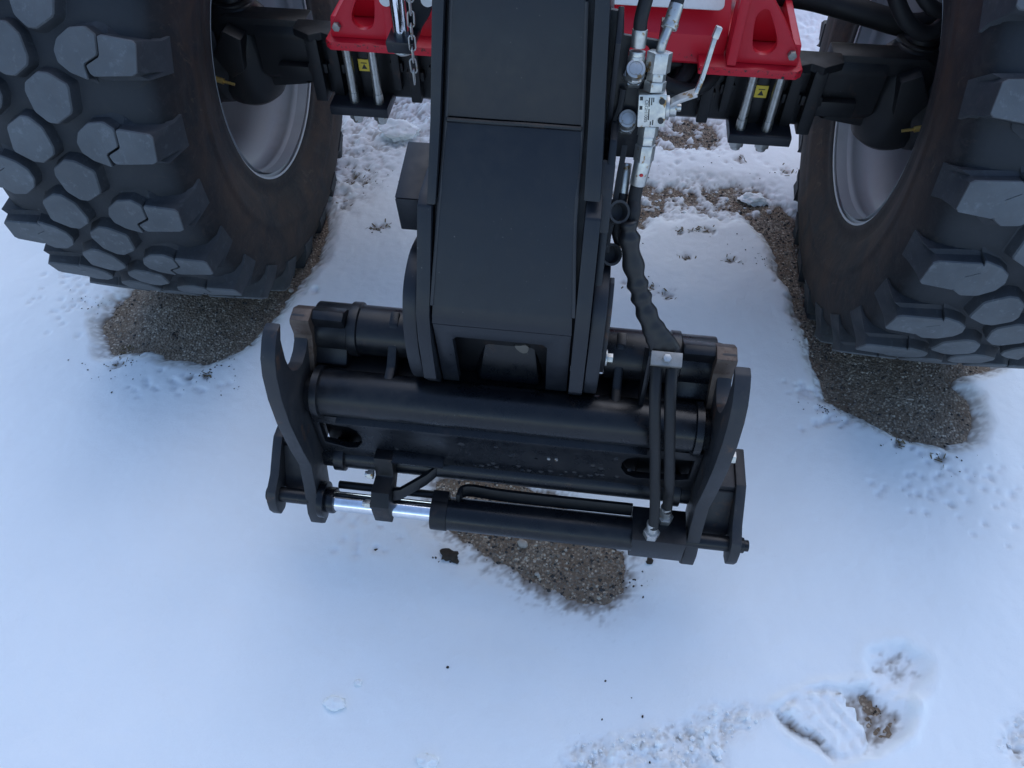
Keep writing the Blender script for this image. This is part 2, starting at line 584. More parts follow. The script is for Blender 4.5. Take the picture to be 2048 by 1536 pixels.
FOOT = [(0.560, -1.299), (0.577, -1.325), (0.638, -1.352), (0.664, -1.368), (0.743, -1.346), (0.808, -1.300), (0.829, -1.257), (0.811, -1.225), (0.761, -1.229), (0.659, -1.245)]
HEEL = [(0.758, -1.216), (0.817, -1.248), (0.861, -1.214), (0.873, -1.161), (0.836, -1.14), (0.771, -1.163)]
TRACK = [(0.10, -1.56), (0.146, -1.448), (0.171, -1.403), (0.268, -1.373), (0.356, -1.344), (0.446, -1.304), (0.506, -1.287), (0.565, -1.299), (0.463, -1.368), (0.451, -1.41), (0.42, -1.56)]
TRACK2 = [(1.061, -1.233), (0.997, -1.265), (0.98, -1.313), (1.005, -1.342), (1.075, -1.375), (1.3, -1.40), (1.3, -1.20), (1.111, -1.222)]
FLAKE = [(0.566, -1.298), (0.618, -1.258), (0.699, -1.243), (0.716, -1.28), (0.738, -1.343), (0.673, -1.366), (0.648, -1.340)]
TUFTS = [(-0.561, 0.022, .022), (-0.54, 0.03, .018), (-0.701, 0.234, .02), (-0.645, 0.247, .02), (-0.688, 0.28, .015), (-0.696, 0.124, .02), (0.406, 0.006, .018), (0.54, 0.006, .018), (0.476, 0.132, .022), (0.388, 0.115, .016), (0.428, 0.126, .014), (0.345, -0.159, .028), (0.30, -0.14, .02), (0.248, -0.15, .024), (0.198, -0.002, .025), (0.20, 0.03, .02), (0.596, 0.522, .025), (0.75, 0.47, .03), (0.663, -0.067, .009), (0.225, -0.129, .012), (0.782, -0.580, .010), (0.919, -0.614, .018), (0.945, -0.625, .012), (1.013, -0.650, .018), (-1.124, -0.609, .020), (-0.794, -0.484, .012), (-0.868, -0.616, .016), (-0.912, -0.627, .012), (-1.145, -0.54, .018)]

def axis_pts(segs):
    out = []
    for a, b2, st in segs:
        out += list(np.arange(a, b2 - 1e-9, st))
    out.append(segs[-1][1])
    return np.array(out)
gx = axis_pts([(-80, -20, 10), (-20, -6, 2), (-6, -3, .3), (-3, -1.85, .05), (-1.85, 1.45, .006), (1.45, 3, .05), (3, 6, .3), (6, 20, 2), (20, 80, 10)])
gy = axis_pts([(-80, -20, 10), (-20, -6, 2), (-6, -3, .3), (-3, -1.65, .05), (-1.65, 0.5, .006), (0.5, 1.6, .010), (1.6, 4, .06), (4, 8, .3), (8, 20, 2), (20, 80, 10)])
X, Y = np.meshgrid(gx, gy, indexing='xy')
near = (np.abs(X) < 3) & (np.abs(Y) < 3)
wob = 0.022 * fbm(X, Y, 9, 4, 0.55) + 0.008 * fbm(X, Y, 60, 2, 0.6, 5)
T = 0.025 + 0.013 * fbm(X, Y, 1.3, 3, 0.5, 3) + 0.0032 * fbm(X, Y, 8, 4, 0.55, 9) + 0.0008 * fbm(X, Y, 70, 2, 0.6, 21)
def smst(d, a, b2):
    t = np.clip((d - a) / (b2 - a), 0, 1)
    return t * t * (3 - 2 * t)
z = T.copy()
dirt = np.zeros_like(z)
T = T + 0.007 * fbm(X, Y, 3.2, 3, 0.5, 13) - 0.013 * np.exp(-((X - .12) / .30) ** 2 - ((Y + 1.16) / .13) ** 2)
T = np.maximum(T, 0.012)
for poly, soft, wb, drt in ((PL, 0.075, 0.8, .5), (PR, 0.06, 0.6, .5), (STR, 0.055, 1.0, .6), (PC, 0.13, 0.9, .45)):
    d = sdist(poly, X, Y) + wob * wb
    z = np.minimum(z, -0.012 + (T + 0.012) * smst(d, -0.6 * soft, .62 * soft))
    gn = fbm(X, Y, 110, 3, .6, 61)
    dirt = np.maximum(dirt, smst(-d + .016 * gn, -0.030, 0.010) * (0.10 + drt * smst(gn, -.15, .15)) * .8)
rgh = fbm(X, Y, 28, 5, 0.62, 40)
rgh2 = fbm(X, Y, 75, 4, 0.62, 77)
for poly, lvl, soft, amp in ((BAND, -0.031, 0.08, 0.018), (BAND2, -0.030, 0.09, 0.018), (ROUGH, -0.012, 0.11, 0.015)):
    d = sdist(poly, X, Y) + wob * 1.3
    k = smst(-d, -soft, soft * 0.6)
    lumps = T + lvl + amp * (rgh * 1.5 + 0.5 * rgh2)
    z = z * (1 - k) + lumps * k
    dirt = np.maximum(dirt, k * 0.55 * smst(-(rgh2 + rgh * 0.6), 0.0, 0.35))
# crumbly ground under the machine further back
k = smst(Y, 0.9, 1.3) * near
z = z + k * 0.012 * rgh
# tufts: little melted holes with dirt
for tx, ty, tr in TUFTS:
    d = np.hypot((X - tx), (Y - ty) * 1.1) / tr + 0.9 * rgh2 + 0.5 * rgh
    k = smst(-d, -1.1, -0.25)
    z = z - k * 0.006
    dirt = np.maximum(dirt, 0.75 * smst(-d, -1.0, 0.1))
# pock marks
for cx, cy, n, sp in ((1.02, -0.72, 60, .09), (-1.30, -0.42, 55, .08), (-1.36, -0.30, 30, .06), (-0.95, -0.66, 22, .07), (-0.36, -0.98, 14, .03), (-0.34, -1.05, 10, .03), (0.77, -0.56, 26, .035), (0.71, -0.47, 22, .025), (0.4, 0.5, 60, .18), (-0.60, 0.33, 25, .06), (-0.70, -0.28, 10, .02)):
    for _ in range(n):
        px, py, pr = cx + rng.normal() * sp, cy + rng.normal() * sp * .55, rng.uniform(.004, .009)
        ix0, ix1 = np.searchsorted(gx, (px - 3 * pr, px + 3 * pr))
        iy0, iy1 = np.searchsorted(gy, (py - 3 * pr, py + 3 * pr))
        sl = (slice(iy0, iy1), slice(ix0, ix1))
        g_ = np.exp(-((X[sl] - px) ** 2 + (Y[sl] - py) ** 2) / (pr * pr))
        z[sl] -= 0.006 * g_
# boot prints: trampled hollows
d = sdist(FOOT, X, Y) + 0.35 * wob
k = smst(-d, -0.022, 0.012)
rim_ = np.exp(-((d - 0.012) / 0.013) ** 2)
z = z * (1 - k) + (0.0015 + 0.006 * rgh + 0.003 * rgh2) * k + 0.007 * rim_ * (1 + rgh)
d2 = sdist(HEEL, X, Y) + 0.35 * wob
k = smst(-d2, -0.03, 0.015)
rid = np.sin((X * 0.9 - Y * 1.1) * 150 + 5 * rgh) * 0.5 + 0.5
z = z * (1 - k) + (0.004 + 0.010 * rid * (rgh2 * .5 + .6) + .008 * rgh + 0.012 * smst(-(Y + 1.205), -.02, .03)) * k + 0.004 * np.exp(-((d2 - 0.015) / 0.016) ** 2) * (1 + rgh)
fl = sdist(FLAKE, X, Y) + 0.5 * wob + 0.010 * rgh2
k = smst(-fl, -0.003, 0.003)
flz = 0.020 + 0.012 * (0.74 - X) / 0.17 + 0.0060 * np.sin((X * 1.2 + Y) * 150 + 4 * rgh) * (rgh2 + .5) + 0.007 * rgh + 0.002 * rgh2
z = z * (1 - k) + flz * k
# dark wet spot beside the flake
sp = np.hypot((X - 0.757 - (Y + 1.27) * -0.35) / 0.020, (Y + 1.268) / 0.032) + 1.6 * rgh2 + .6 * rgh
k = smst(-sp, -1.15, -0.3) * (fl > 0.002)
z = z - k * 0.007
dirt = np.maximum(dirt, 0.45 * smst(-sp, -1.3, -0.1) * (fl > 0.002))
for poly, amp in ((TRACK, 0.020), (TRACK2, 0.020)):
    d = sdist(poly, X, Y) + wob * 0.7
    k = smst(-d, -0.02, 0.03)
    crumbs = np.abs(rgh2) ** 0.8 * 1.2 - 0.35 + 0.7 * rgh
    z = z * (1 - k) + (0.018 + amp * 1.3 * crumbs) * k
    dirt = np.maximum(dirt, k * 0.40 * smst(-crumbs, 0.33, 0.55))
z = np.where(near, z, 0.03 + 0.01 * fbm(X, Y, 0.4, 2))
gn = fbm(X, Y, 110, 3, .6, 61)
dirt = np.where(near, np.maximum(dirt, .88 * smst(0.009 - z + 0.007 * gn, 0.0, 0.011)), dirt)
ny, nx = X.shape
me = bpy.data.meshes.new('snow')
co = np.stack([X, Y, z], -1).reshape(-1, 3).astype(np.float32)
ii = np.arange(nx * ny).reshape(ny, nx)
quads = np.stack([ii[:-1, :-1], ii[:-1, 1:], ii[1:, 1:], ii[1:, :-1]], -1).reshape(-1, 4)
zq = z.reshape(-1)[quads].max(1)
quads = quads[zq > -0.009]                     # bare asphalt shows where the snow is gone
me.vertices.add(len(co))
me.vertices.foreach_set('co', co.ravel())
me.loops.add(quads.size)
me.loops.foreach_set('vertex_index', quads.ravel().astype(np.int32))
me.polygons.add(len(quads))
me.polygons.foreach_set('loop_start', np.arange(0, quads.size, 4, dtype=np.int32))
me.polygons.foreach_set('use_smooth', np.ones(len(quads), bool))
me.update(calc_edges=True)
a = me.attributes.new('dirt', 'FLOAT', 'POINT')
a.data.foreach_set('value', np.clip(dirt, 0, 1).ravel().astype(np.float32))
me.materials.append(M['snow'])
link('snow', me, kind='structure')

def zat(x, y):
    j = int(np.clip(np.searchsorted(gx, x), 0, nx - 1))
    i = int(np.clip(np.searchsorted(gy, y), 0, ny - 1))
    return float(z[i, j])

# ------------------------------------------------------------------ telehandler
TH = empty('telehandler', (0, 0, 0), 'red and black telescopic handler with black boom and big knobbly front tyres on snow', 'telehandler')
TH['category'] = 'telehandler'
ZA = 0.60

# ---- wheels
RT = 0.636
PITCH = 15.0
def crown(dx):
    return RT - 0.35 * dx * dx * 0.4

H_POLY = [(-.040, -.2), (-.031, -2.0), (-.005, -3.7), (.026, -4.0), (.044, -2.9), (.043, .1), (.014, 1.6), (.018, 4.0), (-.016, 3.0), (-.036, 1.6)]
S_POLY = [(-.030, -3.0), (-.031, .3), (-.060, 1.8), (-.055, 3.0), (-.048, 3.4), (.034, 2.9), (.040, -2.3)]
C_POLY = [(x * 1.10, t * 1.10) for x, t in [(-.040, -.9), (-.036, -2.2), (-.009, -3.9), (.010, -3.8), (.042, -2.2), (.037, 2.0), (.004, 3.9), (-.012, 3.8), (-.032, 2.2)]]

H_POLY = [(x, t * 1.05) for x, t in H_POLY]
S_POLY = [(x, t * 1.05) for x, t in S_POLY]

def block_mesh(name, poly, cx, shoulder=0, flip=False):
    """tread block at angle 0 (front of wheel, -Y); theta grows downwards"""
    poly0 = poly
    if flip:
        poly = [(-x, -t) for x, t in poly]
    ext = [p[0] * shoulder > 0.03 if shoulder else False for p in poly]
    rp = []
    for i in range(len(poly)):
        a_, b_, c_ = poly[i - 1], poly[i], poly[(i + 1) % len(poly)]
        k_ = .09
        rp.append((b_[0] + (a_[0] - b_[0]) * k_, b_[1] + (a_[1] - b_[1]) * k_))
        rp.append((b_[0] + (c_[0] - b_[0]) * k_, b_[1] + (c_[1] - b_[1]) * k_))
    poly = rp
    bm = B()
    ccx = sum(p[0] for p in poly) / len(poly)
    cct = sum(p[1] for p in poly) / len(poly)
    def ring(scale, rad, extra=0.0):
        vs = []
        for x, t in poly:
            xx = cx + ccx + (x - ccx) * scale
            tt = cct + (t - cct) * scale
            r = (crown(xx) if rad is None else rad)
            outer = shoulder and (x * shoulder > 0.03)
            if outer:
                if rad is None:
                    xx = cx + x * 1.0
                else:
                    xx = shoulder * (.216 if extra < .03 else .226 if extra < .05 else .2295)
                    r = rad - extra
            a = R(tt)
            vs.append(bm.verts.new((xx, -r * math.cos(a), -r * math.sin(a))))
        return vs
    rt = ring(0.955, None)
    for v in rt:
        pass
    r1 = ring(1.0, None)
    for v in r1:
        l = math.hypot(v.co.y, v.co.z)
        s = (l - 0.0035) / l
        v.co.y *= s
        v.co.z *= s
    ra = ring(1.0 if H_POLY is poly0 or S_POLY is poly0 else 1.05, 0.622, 0.020)
    rb = ring(1.07 if H_POLY is poly0 or S_POLY is poly0 else 1.13, 0.610, 0.045)
    r2 = ring(1.36, 0.604, 0.065)
    r3 = ring(1.30, 0.575, 0.040)
    for v in r3:
        if abs(v.co.x) > .205:
            v.co.x = .200 if v.co.x > 0 else -.200
    n = len(poly)
    f = bm.faces.new(rt)
    f.material_index = 1
    for a_, b_, mi in ((rt, r1, 1), (r1, ra, 0), (ra, rb, 0), (rb, r2, 0), (r2, r3, 0)):
        for i in range(n):
            j = (i + 1) % n
            ff = bm.faces.new((a_[i], b_[i], b_[j], a_[j]))
            ff.material_index = mi
    bmesh.ops.recalc_face_normals(bm, faces=bm.faces[:])
    # face outwards
    if f.normal.y > 0:
        bmesh.ops.reverse_faces(bm, faces=bm.faces[:])
    for ff in bm.faces:
        ff.smooth = True
    for e in bm.edges:
        if len(e.link_faces) == 2 and e.calc_face_angle(0) > R(38):
            e.smooth = False
    me = bpy.data.meshes.new(name)
    bm.to_mesh(me)
    bm.free()
    me.materials.append(M['lugside'])
    me.materials.append(M['lugtop'])
    return me

BLOCKS = [('shoulder_block', block_mesh('shoulder_block', S_POLY, 0.172, 1), 0.0),
          ('tread_block', block_mesh('tread_block', H_POLY, 0.095), 0.0),
          ('tread_block', block_mesh('tread_block', C_POLY, 0.025), 7.5),
          ('tread_block', block_mesh('tread_block', C_POLY, -0.040, 0, True), 0.0),
          ('tread_block', block_mesh('tread_block', H_POLY, -0.108, 0, True), 7.5),
          ('shoulder_block', block_mesh('shoulder_block', S_POLY, -0.178, -1, True), 7.5)]

def make_wheel(cx, phase, side):
    # carcass
    half = [(0.0, .611), (.06, .610), (.12, .607), (.17, .600), (.203, .584), (.221, .560), (.229, .525), (.231, .49), (.230, .460), (.2285, .445), (.2305, .440), (.227, .425), (.216, .39), (.207, .362), (.2025, .357), (.2030, .335), (.2022, .318), (.196, .3145)]
    prof = [(-t, r) for t, r in half[::-1]] + half[1:]
    bm = B()
    lathe(bm, prof, (cx, 0, ZA), (1, 0, 0), 120)
    for v in bm.verts:
        if v.co.z < 0.003:
            v.co.z = 0.003
    ty = obj('tyre', bm, M['tyre'], TH, origin=(cx, 0, ZA), ang=70)
    n = 0
    for name, me, ph in BLOCKS:
        for k in range(24):
            th = phase + ph + k * PITCH
            o = bpy.data.objects.new(name, me)
            COL.objects.link(o)
            o.parent = ty
            o.rotation_euler = (R(th), 0, 0)
            # flatten the few blocks pressed on the ground
            ca, sa = math.cos(R(th)), math.sin(R(th))
            zs = [ZA + v.co.y * sa + v.co.z * ca for v in me.vertices]
            if min(zs) < 0.001:
                m2 = me.copy()
                for v in m2.vertices:
                    zz = ZA + v.co.y * sa + v.co.z * ca
                    yy = v.co.y * ca - v.co.z * sa
                    if zz < 0.001:
                        zz = 0.001
                    zl = zz - ZA
                    v.co.y = yy * ca + zl * sa
                    v.co.z = -yy * sa + zl * ca
                o.data = m2
            n += 1
    # rim: barrel with flange, steps, disc
    s = -side                                   # inner side direction
    prof = [(.197, .311), (.2000, .3195), (.1995, .3225), (.190, .322), (.186, .305), (.168, .302), (.160, .297), (.150, .297), (.146, .301), (.120, .301), (.112, .292), (.098, .270), (.050, .262), (.020, .262), (.010, .266), (-.030, .266), (-.055, .262), (-.060, .24), (-.066, .18), (-.075, .10), (-.08, 0.0)]
    bm = B()
    lathe(bm, prof, (cx, 0, ZA), (s, 0, 0), 72)
    # outside face so the rim is closed when seen from the other side
    prof2 = [(.195, .300), (-.199, .312), (-.2035, .326), (-.199, .329), (-.19, .322), (-.18, .300), (-.12, .29), (-.09, .262), (-.09, .10), (-.10, 0)]
    lathe(bm, prof2, (cx, 0, ZA), (s, 0, 0), 72)
    rim = obj('rim', bm, M['rim'], TH, origin=(cx, 0, ZA), ang=50)
    # valve stem
    bm = B()
    a = R(205)
    q = Vector((cx - side * .06 * -1, 0, 0))
    for k in range(10):
        a = 2 * math.pi * k / 10
        p = Vector((cx + side * .066, .135 * math.cos(a), ZA + .135 * math.sin(a)))
        cyl(bm, p, p - Vector((side * .022, 0, 0)), .014, seg=6)
    obj('wheel_nut', bm, M['zinc'], rim, kind='stuff')
    return ty, rim

make_wheel(-0.952, 2.4, -1)
make_wheel(0.962, 7.9, 1)

# ---- axle
bm = B()
prof = [(-.12, .575), (-.12, .70), (-.105, .722), (-.085, .722), (.06, .625), (.085, .60), (.085, .575), (.07, .562), (-.105, .562)]
prism(bm, prof, 'x', -.60, .60)
axle = obj('axle', bm, M['cast'], TH, bevel=.006)
# differential housing in the middle
bm = B()
lathe(bm, [(-.19, .0), (-.19, .07), (-.15, .12), (-.06, .165), (.06, .165), (.15, .12), (.19, .07), (.19, 0)], (0.12, .02, .64), (1, 0, 0), 28)
obj('differential_housing', bm, M['cast'], axle, ang=40)
bm = B()
for s in (-1, 1):
    # ribs cast on the front face
    for x, wd, z0, z1, dp in ((.34, .026, .575, .70, .026), (.385, .02, .60, .71, .018), (.458, .028, .575, .715, .020), (.530, .026, .572, .715, .024), (.575, .030, .565, .722, .030), (.29, .022, .60, .70, .02), (.24, .02, .59, .70, .018)):
        box(bm, s * x - wd / 2, s * x + wd / 2, -.12 - dp, -.10, z0, z1)
        box(bm, s * x - wd * .8, s * x + wd * .8, -.12 - dp * .6, -.10, (z0 + z1) / 2 - .012, (z0 + z1) / 2 + .012)
obj('axle_rib', bm, M['cast'], axle, bevel=.004, kind='stuff')
for s in (-1, 1):
    bm = B()
    prism(bm, [(s * .28, -.13), (s * .28, -.085), (s * .62, -.085), (s * .62, -.128), (s * .575, -.155), (s * .55, -.140), (s * .52, -.155), (s * .33, -.15)], 'z', .716, .735)
    obj('axle_top_flange', bm, M['cast'], axle, bevel=.003)
for s in (-1, 1):
    bm = B()
    # tapering arm into the wheel, then fork around the swivel hub
    prism(bm, [(-.105, .60), (-.105, .70), (-.09, .728), (-.07, .728), (.06, .640), (.08, .61), (.08, .575), (-.08, .575)], 'x', s * .60, s * .73)
    prism(bm, [(s * .60, .70), (s * .60, .735), (s * .80, .735), (s * .84, .715), (s * .84, .69), (s * .72, .69)], 'y', -.095, -.035)
    prism(bm, [(s * .62, .566), (s * .70, .60), (s * .80, .57), (s * .80, .545), (s * .70, .555)], 'y', -.08, .08)
    box(bm, s * .63 - .05, s * .63 + .05, -.128, -.10, .600, .640)
    arm = obj('axle_arm', bm, M['cast'], axle, bevel=.008)
    bm = B()
    lathe(bm, [(0, 0), (0, .085), (.03, .105), (.08, .118), (.10, .135), (.16, .14), (.17, .16), (.24, .165), (.24, 0)], (s * .745, 0, .61), (s, 0, 0), 36)
    cyl(bm, (s * .80, -.02, .50), (s * .80, -.02, .745), .052, .052, 24)
    cyl(bm, (s * .80, -.02, .745), (s * .80, -.02, .758), .040, .036, 24)
    lathe(bm, [(0, 0), (0, .045), (.02, .072), (.06, .088), (.16, .088), (.22, .07), (.25, .045), (.25, 0)], (s * .795, -.03, .49), (0, 0, 1), 28)
    prism(bm, [(s * .75, .70), (s * .79, .72), (s * .83, .655), (s * .80, .60), (s * .765, .62)], 'y', -.135, -.09)
    hub = obj('swivel_hub', bm, M['cast'], axle, bevel=.004, ang=38)
    bm = B()
    cyl(bm, (s * .815, -.150, .600), (s * .835, -.150, .606), .007, .007, 8)
    cyl(bm, (s * .835, -.150, .606), (s * .860, -.150, .612), .004, .004, 8)
    cyl(bm, (s * .790, -.150, .594), (s * .815, -.150, .600), .0035, .0035, 8)
    obj('grease_nipple', bm, M['brass'], hub)
    bm = B()
    tube(bm, [(s * .62, .135, .57), (s * .70, .14, .575), (s * .80, .13, .57)], .016, 10, 4)
    cyl(bm, (s * .25, .135, .57), (s * .62, .135, .57), .030, .030, 20)
    obj('steering_ram', bm, M['cast'], axle)

# clamp plates, studs, nuts, stickers
for s in (-1, 1):
    bm = B()
    x0, x1 = sorted((s * .403, s * .545))
    prism(bm, [(-.190, .556), (-.190, .578), (-.184, .581), (-.10, .581), (-.10, .556)], 'x', x0, x1)
    pl = obj('clamp_plate', bm, M['black'], axle, bevel=.003)
    for x in (s * .4285, s * .488):
        bm = B()
        cyl(bm, (x, -.163, .57), (x, -.163, .735), .0105, .0105, 20)
        cyl(bm, (x, -.163, .581), (x, -.163, .606), .0118, .0118, 20)
        st = obj('stud', bm, M['steel'], axle)
        bm = B()
        cyl(bm, (x, -.163, .537), (x, -.163, .556), .0185, .0185, 6, twist=.4)
        cyl(bm, (x, -.163, .527), (x, -.163, .537), .012, .012, 12)
        obj('stud_nut', bm, M['zinc'], axle, bevel=.0015)
    xc = s * .458
    bm = B()
    box(bm, xc - .0135, xc + .0135, -.1425, -.1405, .648, .677)
    stk = obj('warning_sticker', bm, M['yellow'], axle)
    bm = B()
    zc = .660
    prism(bm, [(xc - .0065, zc - .006), (xc + .0065, zc - .006), (xc, zc + .006)], 'y', -.1434, -.1424)
    box(bm, xc - .007, xc + .007, -.1434, -.1424, zc + .0075, zc + .0092)
    obj('sticker_symbol', bm, M['ink'], stk)

# ---- red chassis
chas = None
for s in (-1, 1):
    bm = B()
    xo = s * .517
    xi = s * .20
    poly = [(s * .300, -.215), (s * .505, -.215), (s * .517, -.203), (s * .517, .16), (s * .300, .16)]
    if s < 0:
        poly = [(s * .05, -.215)] + poly[1:4] + [(s * .05, .16)]
    prism(bm, poly, 'z', .735, .755)
    br = obj('axle_mount', bm, M['red'], TH, bevel=.004)
    # front upright with slotted opening, leaning back a little
    poly = [(.372, .756), (.504, .756), (.500, .784), (.455, .850), (.415, .90), (.372, .90)]
    hole = smooth_poly([(.404, .868), (.396, .850), (.401, .805), (.410, .783), (.430, .776), (.446, .785), (.450, .808), (.425, .858), (.415, .870)], 3)
    bm = B()
    vs = prism(bm, [(s * a_, b_) for a_, b_ in poly], 'y', -.195, -.178, [[(s * a_, b_) for a_, b_ in hole]])
    obj('front_gusset', bm, M['red'], br, bevel=.0022)
    bm = B()
    x0, x1 = sorted((s * .356, s * .376))
    prism(bm, [(-.212, .757), (-.150, .757), (-.150, 1.05), (-.185, 1.05), (-.205, .90)], 'x', x0, x1)
    obj('rib_plate', bm, M['red'], br, bevel=.003)
    bm = B()
    prism(bm, [(s * .38, .757), (s * .50, .757), (s * .47, .80), (s * .40, .90), (s * .38, .90)], 'y', -.10, -.085)
    obj('rear_gusset', bm, M['red'], br, bevel=.003)
    # side flange and screw
    bm = B()
    prism(bm, [(-.19, .757), (.14, .757), (.12, .79), (-.17, .79)], 'x', *sorted((s * .492, s * .508)))
    obj('side_flange', bm, M['red'], br, bevel=.003)
    bm = B()
    cyl(bm, (s * .487, -.195, .782), (s * .487, -.206, .782), .0095, .0095, 6)
    obj('mount_screw', bm, M['clampsteel'], br, bevel=.001)

bm = B()
prism(bm, [(-.150, .722), (-.165, .735), (-.165, .795), (-.120, .835), (-.02, .90), (.10, 1.02), (.13, 1.02), (.02, .88), (-.10, .80), (-.135, .78), (-.135, .73)], 'x', -.355, .355)
front = obj('front_panel', bm, M['red'], TH, bevel=.005)
bm = B()
cyl(bm, (.155, -.166, .76), (.155, -.160, .76), .008, seg=10)
obj('panel_plug', bm, M['red'], front)
bm = B()
cyl(bm, (.478, -.2158, .7395), (.478, -.2140, .7395), .0032, seg=12)  # flat black disc, painted for the shade inside a small hole
obj('hole_shade_disc', bm, M['ink'], front)
bm = B()
poly = round_poly((.19, 0), .125, .06, .012)
mt = Matrix.Translation((0.02, -.108, .879)) @ Matrix.Rotation(R(35), 4, 'X')
vs = prism(bm, poly, 'z', 0.0, .003)
bmesh.ops.transform(bm, matrix=mt, verts=vs)
obj('white_plate', bm, M['whitepl'], front, bevel=.0008)
# chassis box behind, up over the axle
bm = B()
for s in (-1, 1):
    x0, x1 = sorted((s * .335, s * .355))
    prism(bm, [(.10, .757), (2.6, .70), (2.6, 1.15), (.3, 1.15), (.10, 1.02)], 'x', x0, x1)
obj('chassis_rail', bm, M['red'], TH, bevel=.004)
bm = B()
box(bm, -.335, .335, 1.1, 2.6, .95, .97)
obj('chassis_floor', bm, M['red'], TH)

# unseen upper bodywork, added to block sky light above and behind the axle
bm = B()
prism(bm, [(2.05, 1.05), (2.00, 1.45), (2.15, 2.35), (3.3, 2.40), (3.45, 1.6), (3.4, 1.05)], 'x', -1.10, -.22)
unseen_cab = obj('unseen_cab', bm, M['black'], TH, bevel=.02)
bm = B()
prism(bm, [(1.998, 1.50), (2.130, 2.28), (2.122, 2.28), (1.990, 1.50)], 'x', -1.03, -.29)
M['glass'] = flat('dark_glass', (0.02, 0.025, 0.03), 0.05)
obj('windscreen', bm, M['glass'], unseen_cab)
bm = B()
prism(bm, [(2.15, 1.05), (2.12, 1.35), (2.25, 1.48), (3.6, 1.52), (3.65, 1.05)], 'x', .36, 1.10)
obj('unseen_engine_cover', bm, M['red'], TH, bevel=.03)  # also out of view, added as a sky occluder

# black pipe crossing above right axle arm, hoses at the knuckles
bm = B()
tube(bm, [(.30, .10, .80), (.45, .06, .792), (.56, .05, .785), (.68, .03, .768), (.80, .03, .75), (.90, .06, .80)], .026, 16, 6)
obj('steering_hose', bm, M['rubberpart'], TH)
bm = B()
tube(bm, [(.66, -.02, .95), (.69, -.05, .86), (.74, -.07, .80), (.80, -.06, .78), (.86, -.02, .84)], .017, 12, 6)
tube(bm, [(.70, .0, .98), (.73, -.04, .88), (.78, -.06, .83), (.84, -.04, .82)], .015, 12, 6)
obj('brake_hose', bm, M['rubberpart'], TH)
bm = B()
tube(bm, [(-.62, .04, .80), (-.70, -.03, .78), (-.78, -.05, .80), (-.85, 0, .88)], .016, 12, 6)
tube(bm, [(-.60, .08, .86), (-.70, .0, .83), (-.80, -.02, .86)], .014, 12, 6)
obj('brake_hose', bm, M['rubberpart'], TH)
bm = B()
for k, (xa, za) in enumerate(((.22, .70), (.25, .69), (.28, .705), (.20, .675))):
    tube(bm, [(xa - .15, -.10, za + .02), (xa - .05, -.165, za - .02), (xa + .03, -.17, za - .03), (xa + .07, -.13, za), (xa + .06, -.05, za + .03)], .016, 12, 6)
obj('hose_bundle', bm, M['rubberpart'], TH)

# ---- tow hitch beside the boom
bm = B()
prism(bm, smooth_poly([(-.362, .93), (-.362, .88), (-.345, .835), (-.347, .80), (-.330, .778), (-.312, .776), (-.300, .785), (-.285, .815), (-.262, .855), (-.258, .93)], 3), 'y', -.245, -.215)
prism(bm, [(-.350, .787), (-.296, .787), (-.290, .812), (-.352, .812)], 'y', -.305, -.215)
prism(bm, [(-.350, .905), (-.290, .905), (-.290, .93), (-.350, .93)], 'y', -.305, -.215)
hitch = obj('tow_hitch', bm, M['black'], TH, bevel=.005)
bm = B()
cyl(bm, (-.3235, -.272, .785), (-.3235, -.272, .95), .0175, seg=24)
cyl(bm, (-.3235, -.272, .779), (-.3235, -.272, .787), .011, seg=20)
obj('hitch_pin', bm, M['chrome'], hitch, bevel=.0015)
bm = B()
lathe(bm, [(0, 0), (0, .018), (.006, .024), (.012, .021), (.012, 0)], (-.3235, -.272, .774), (0, 0, 1), 24)
obj('pin_ring', bm, M['zinc'], hitch)
for x, zz in ((-.352, .876), (-.266, .880)):
    bm = B()
    cyl(bm, (x, -.245, zz), (x, -.262, zz), .0135, .0135, 20)
    obj('hitch_bolt', bm, M['whitepl'], hitch, bevel=.002)

# ---- boom head: one steep nose, panel set back between its side plates
PT = [(-.742, 1.256), (-.788, 1.144), (-.846, .998), (-.910, .887), (-.990, .757)]        # panel face (y,z), from top
def onpanel(t):
    """t in [0..1] along the panel from top to bottom -> (y,z)"""
    L_ = [math.hypot(b_[0] - a_[0], b_[1] - a_[1]) for a_, b_ in zip(PT, PT[1:])]
    d_ = t * sum(L_)
    for (a_, b_), l_ in zip(zip(PT, PT[1:]), L_):
        if d_ <= l_ + 1e-9:
            k_ = d_ / l_
            return (a_[0] + (b_[0] - a_[0]) * k_, a_[1] + (b_[1] - a_[1]) * k_)
        d_ -= l_
    return PT[-1]

def quad_strip_plate(bm, rows, depth):
    """rows: list of (xl, xr, y, z); thick plate, depth in +y"""
    fr = [(bm.verts.new((xl, y, z_)), bm.verts.new((xr, y, z_))) for xl, xr, y, z_ in rows]
    bk = [(bm.verts.new((xl, y + depth, z_ - depth * .3)), bm.verts.new((xr, y + depth, z_ - depth * .3))) for xl, xr, y, z_ in rows]
    for i in range(len(rows) - 1):
        bm.faces.new((fr[i][0], fr[i + 1][0], fr[i + 1][1], fr[i][1]))
        bm.faces.new((bk[i][0], bk[i][1], bk[i + 1][1], bk[i + 1][0]))
        bm.faces.new((fr[i][0], bk[i][0], bk[i + 1][0], fr[i + 1][0]))
        bm.faces.new((fr[i][1], fr[i + 1][1], bk[i + 1][1], bk[i][1]))
    bm.faces.new((fr[0][0], fr[0][1], bk[0][1], bk[0][0]))
    bm.faces.new((fr[-1][0], bk[-1][0], bk[-1][1], fr[-1][1]))

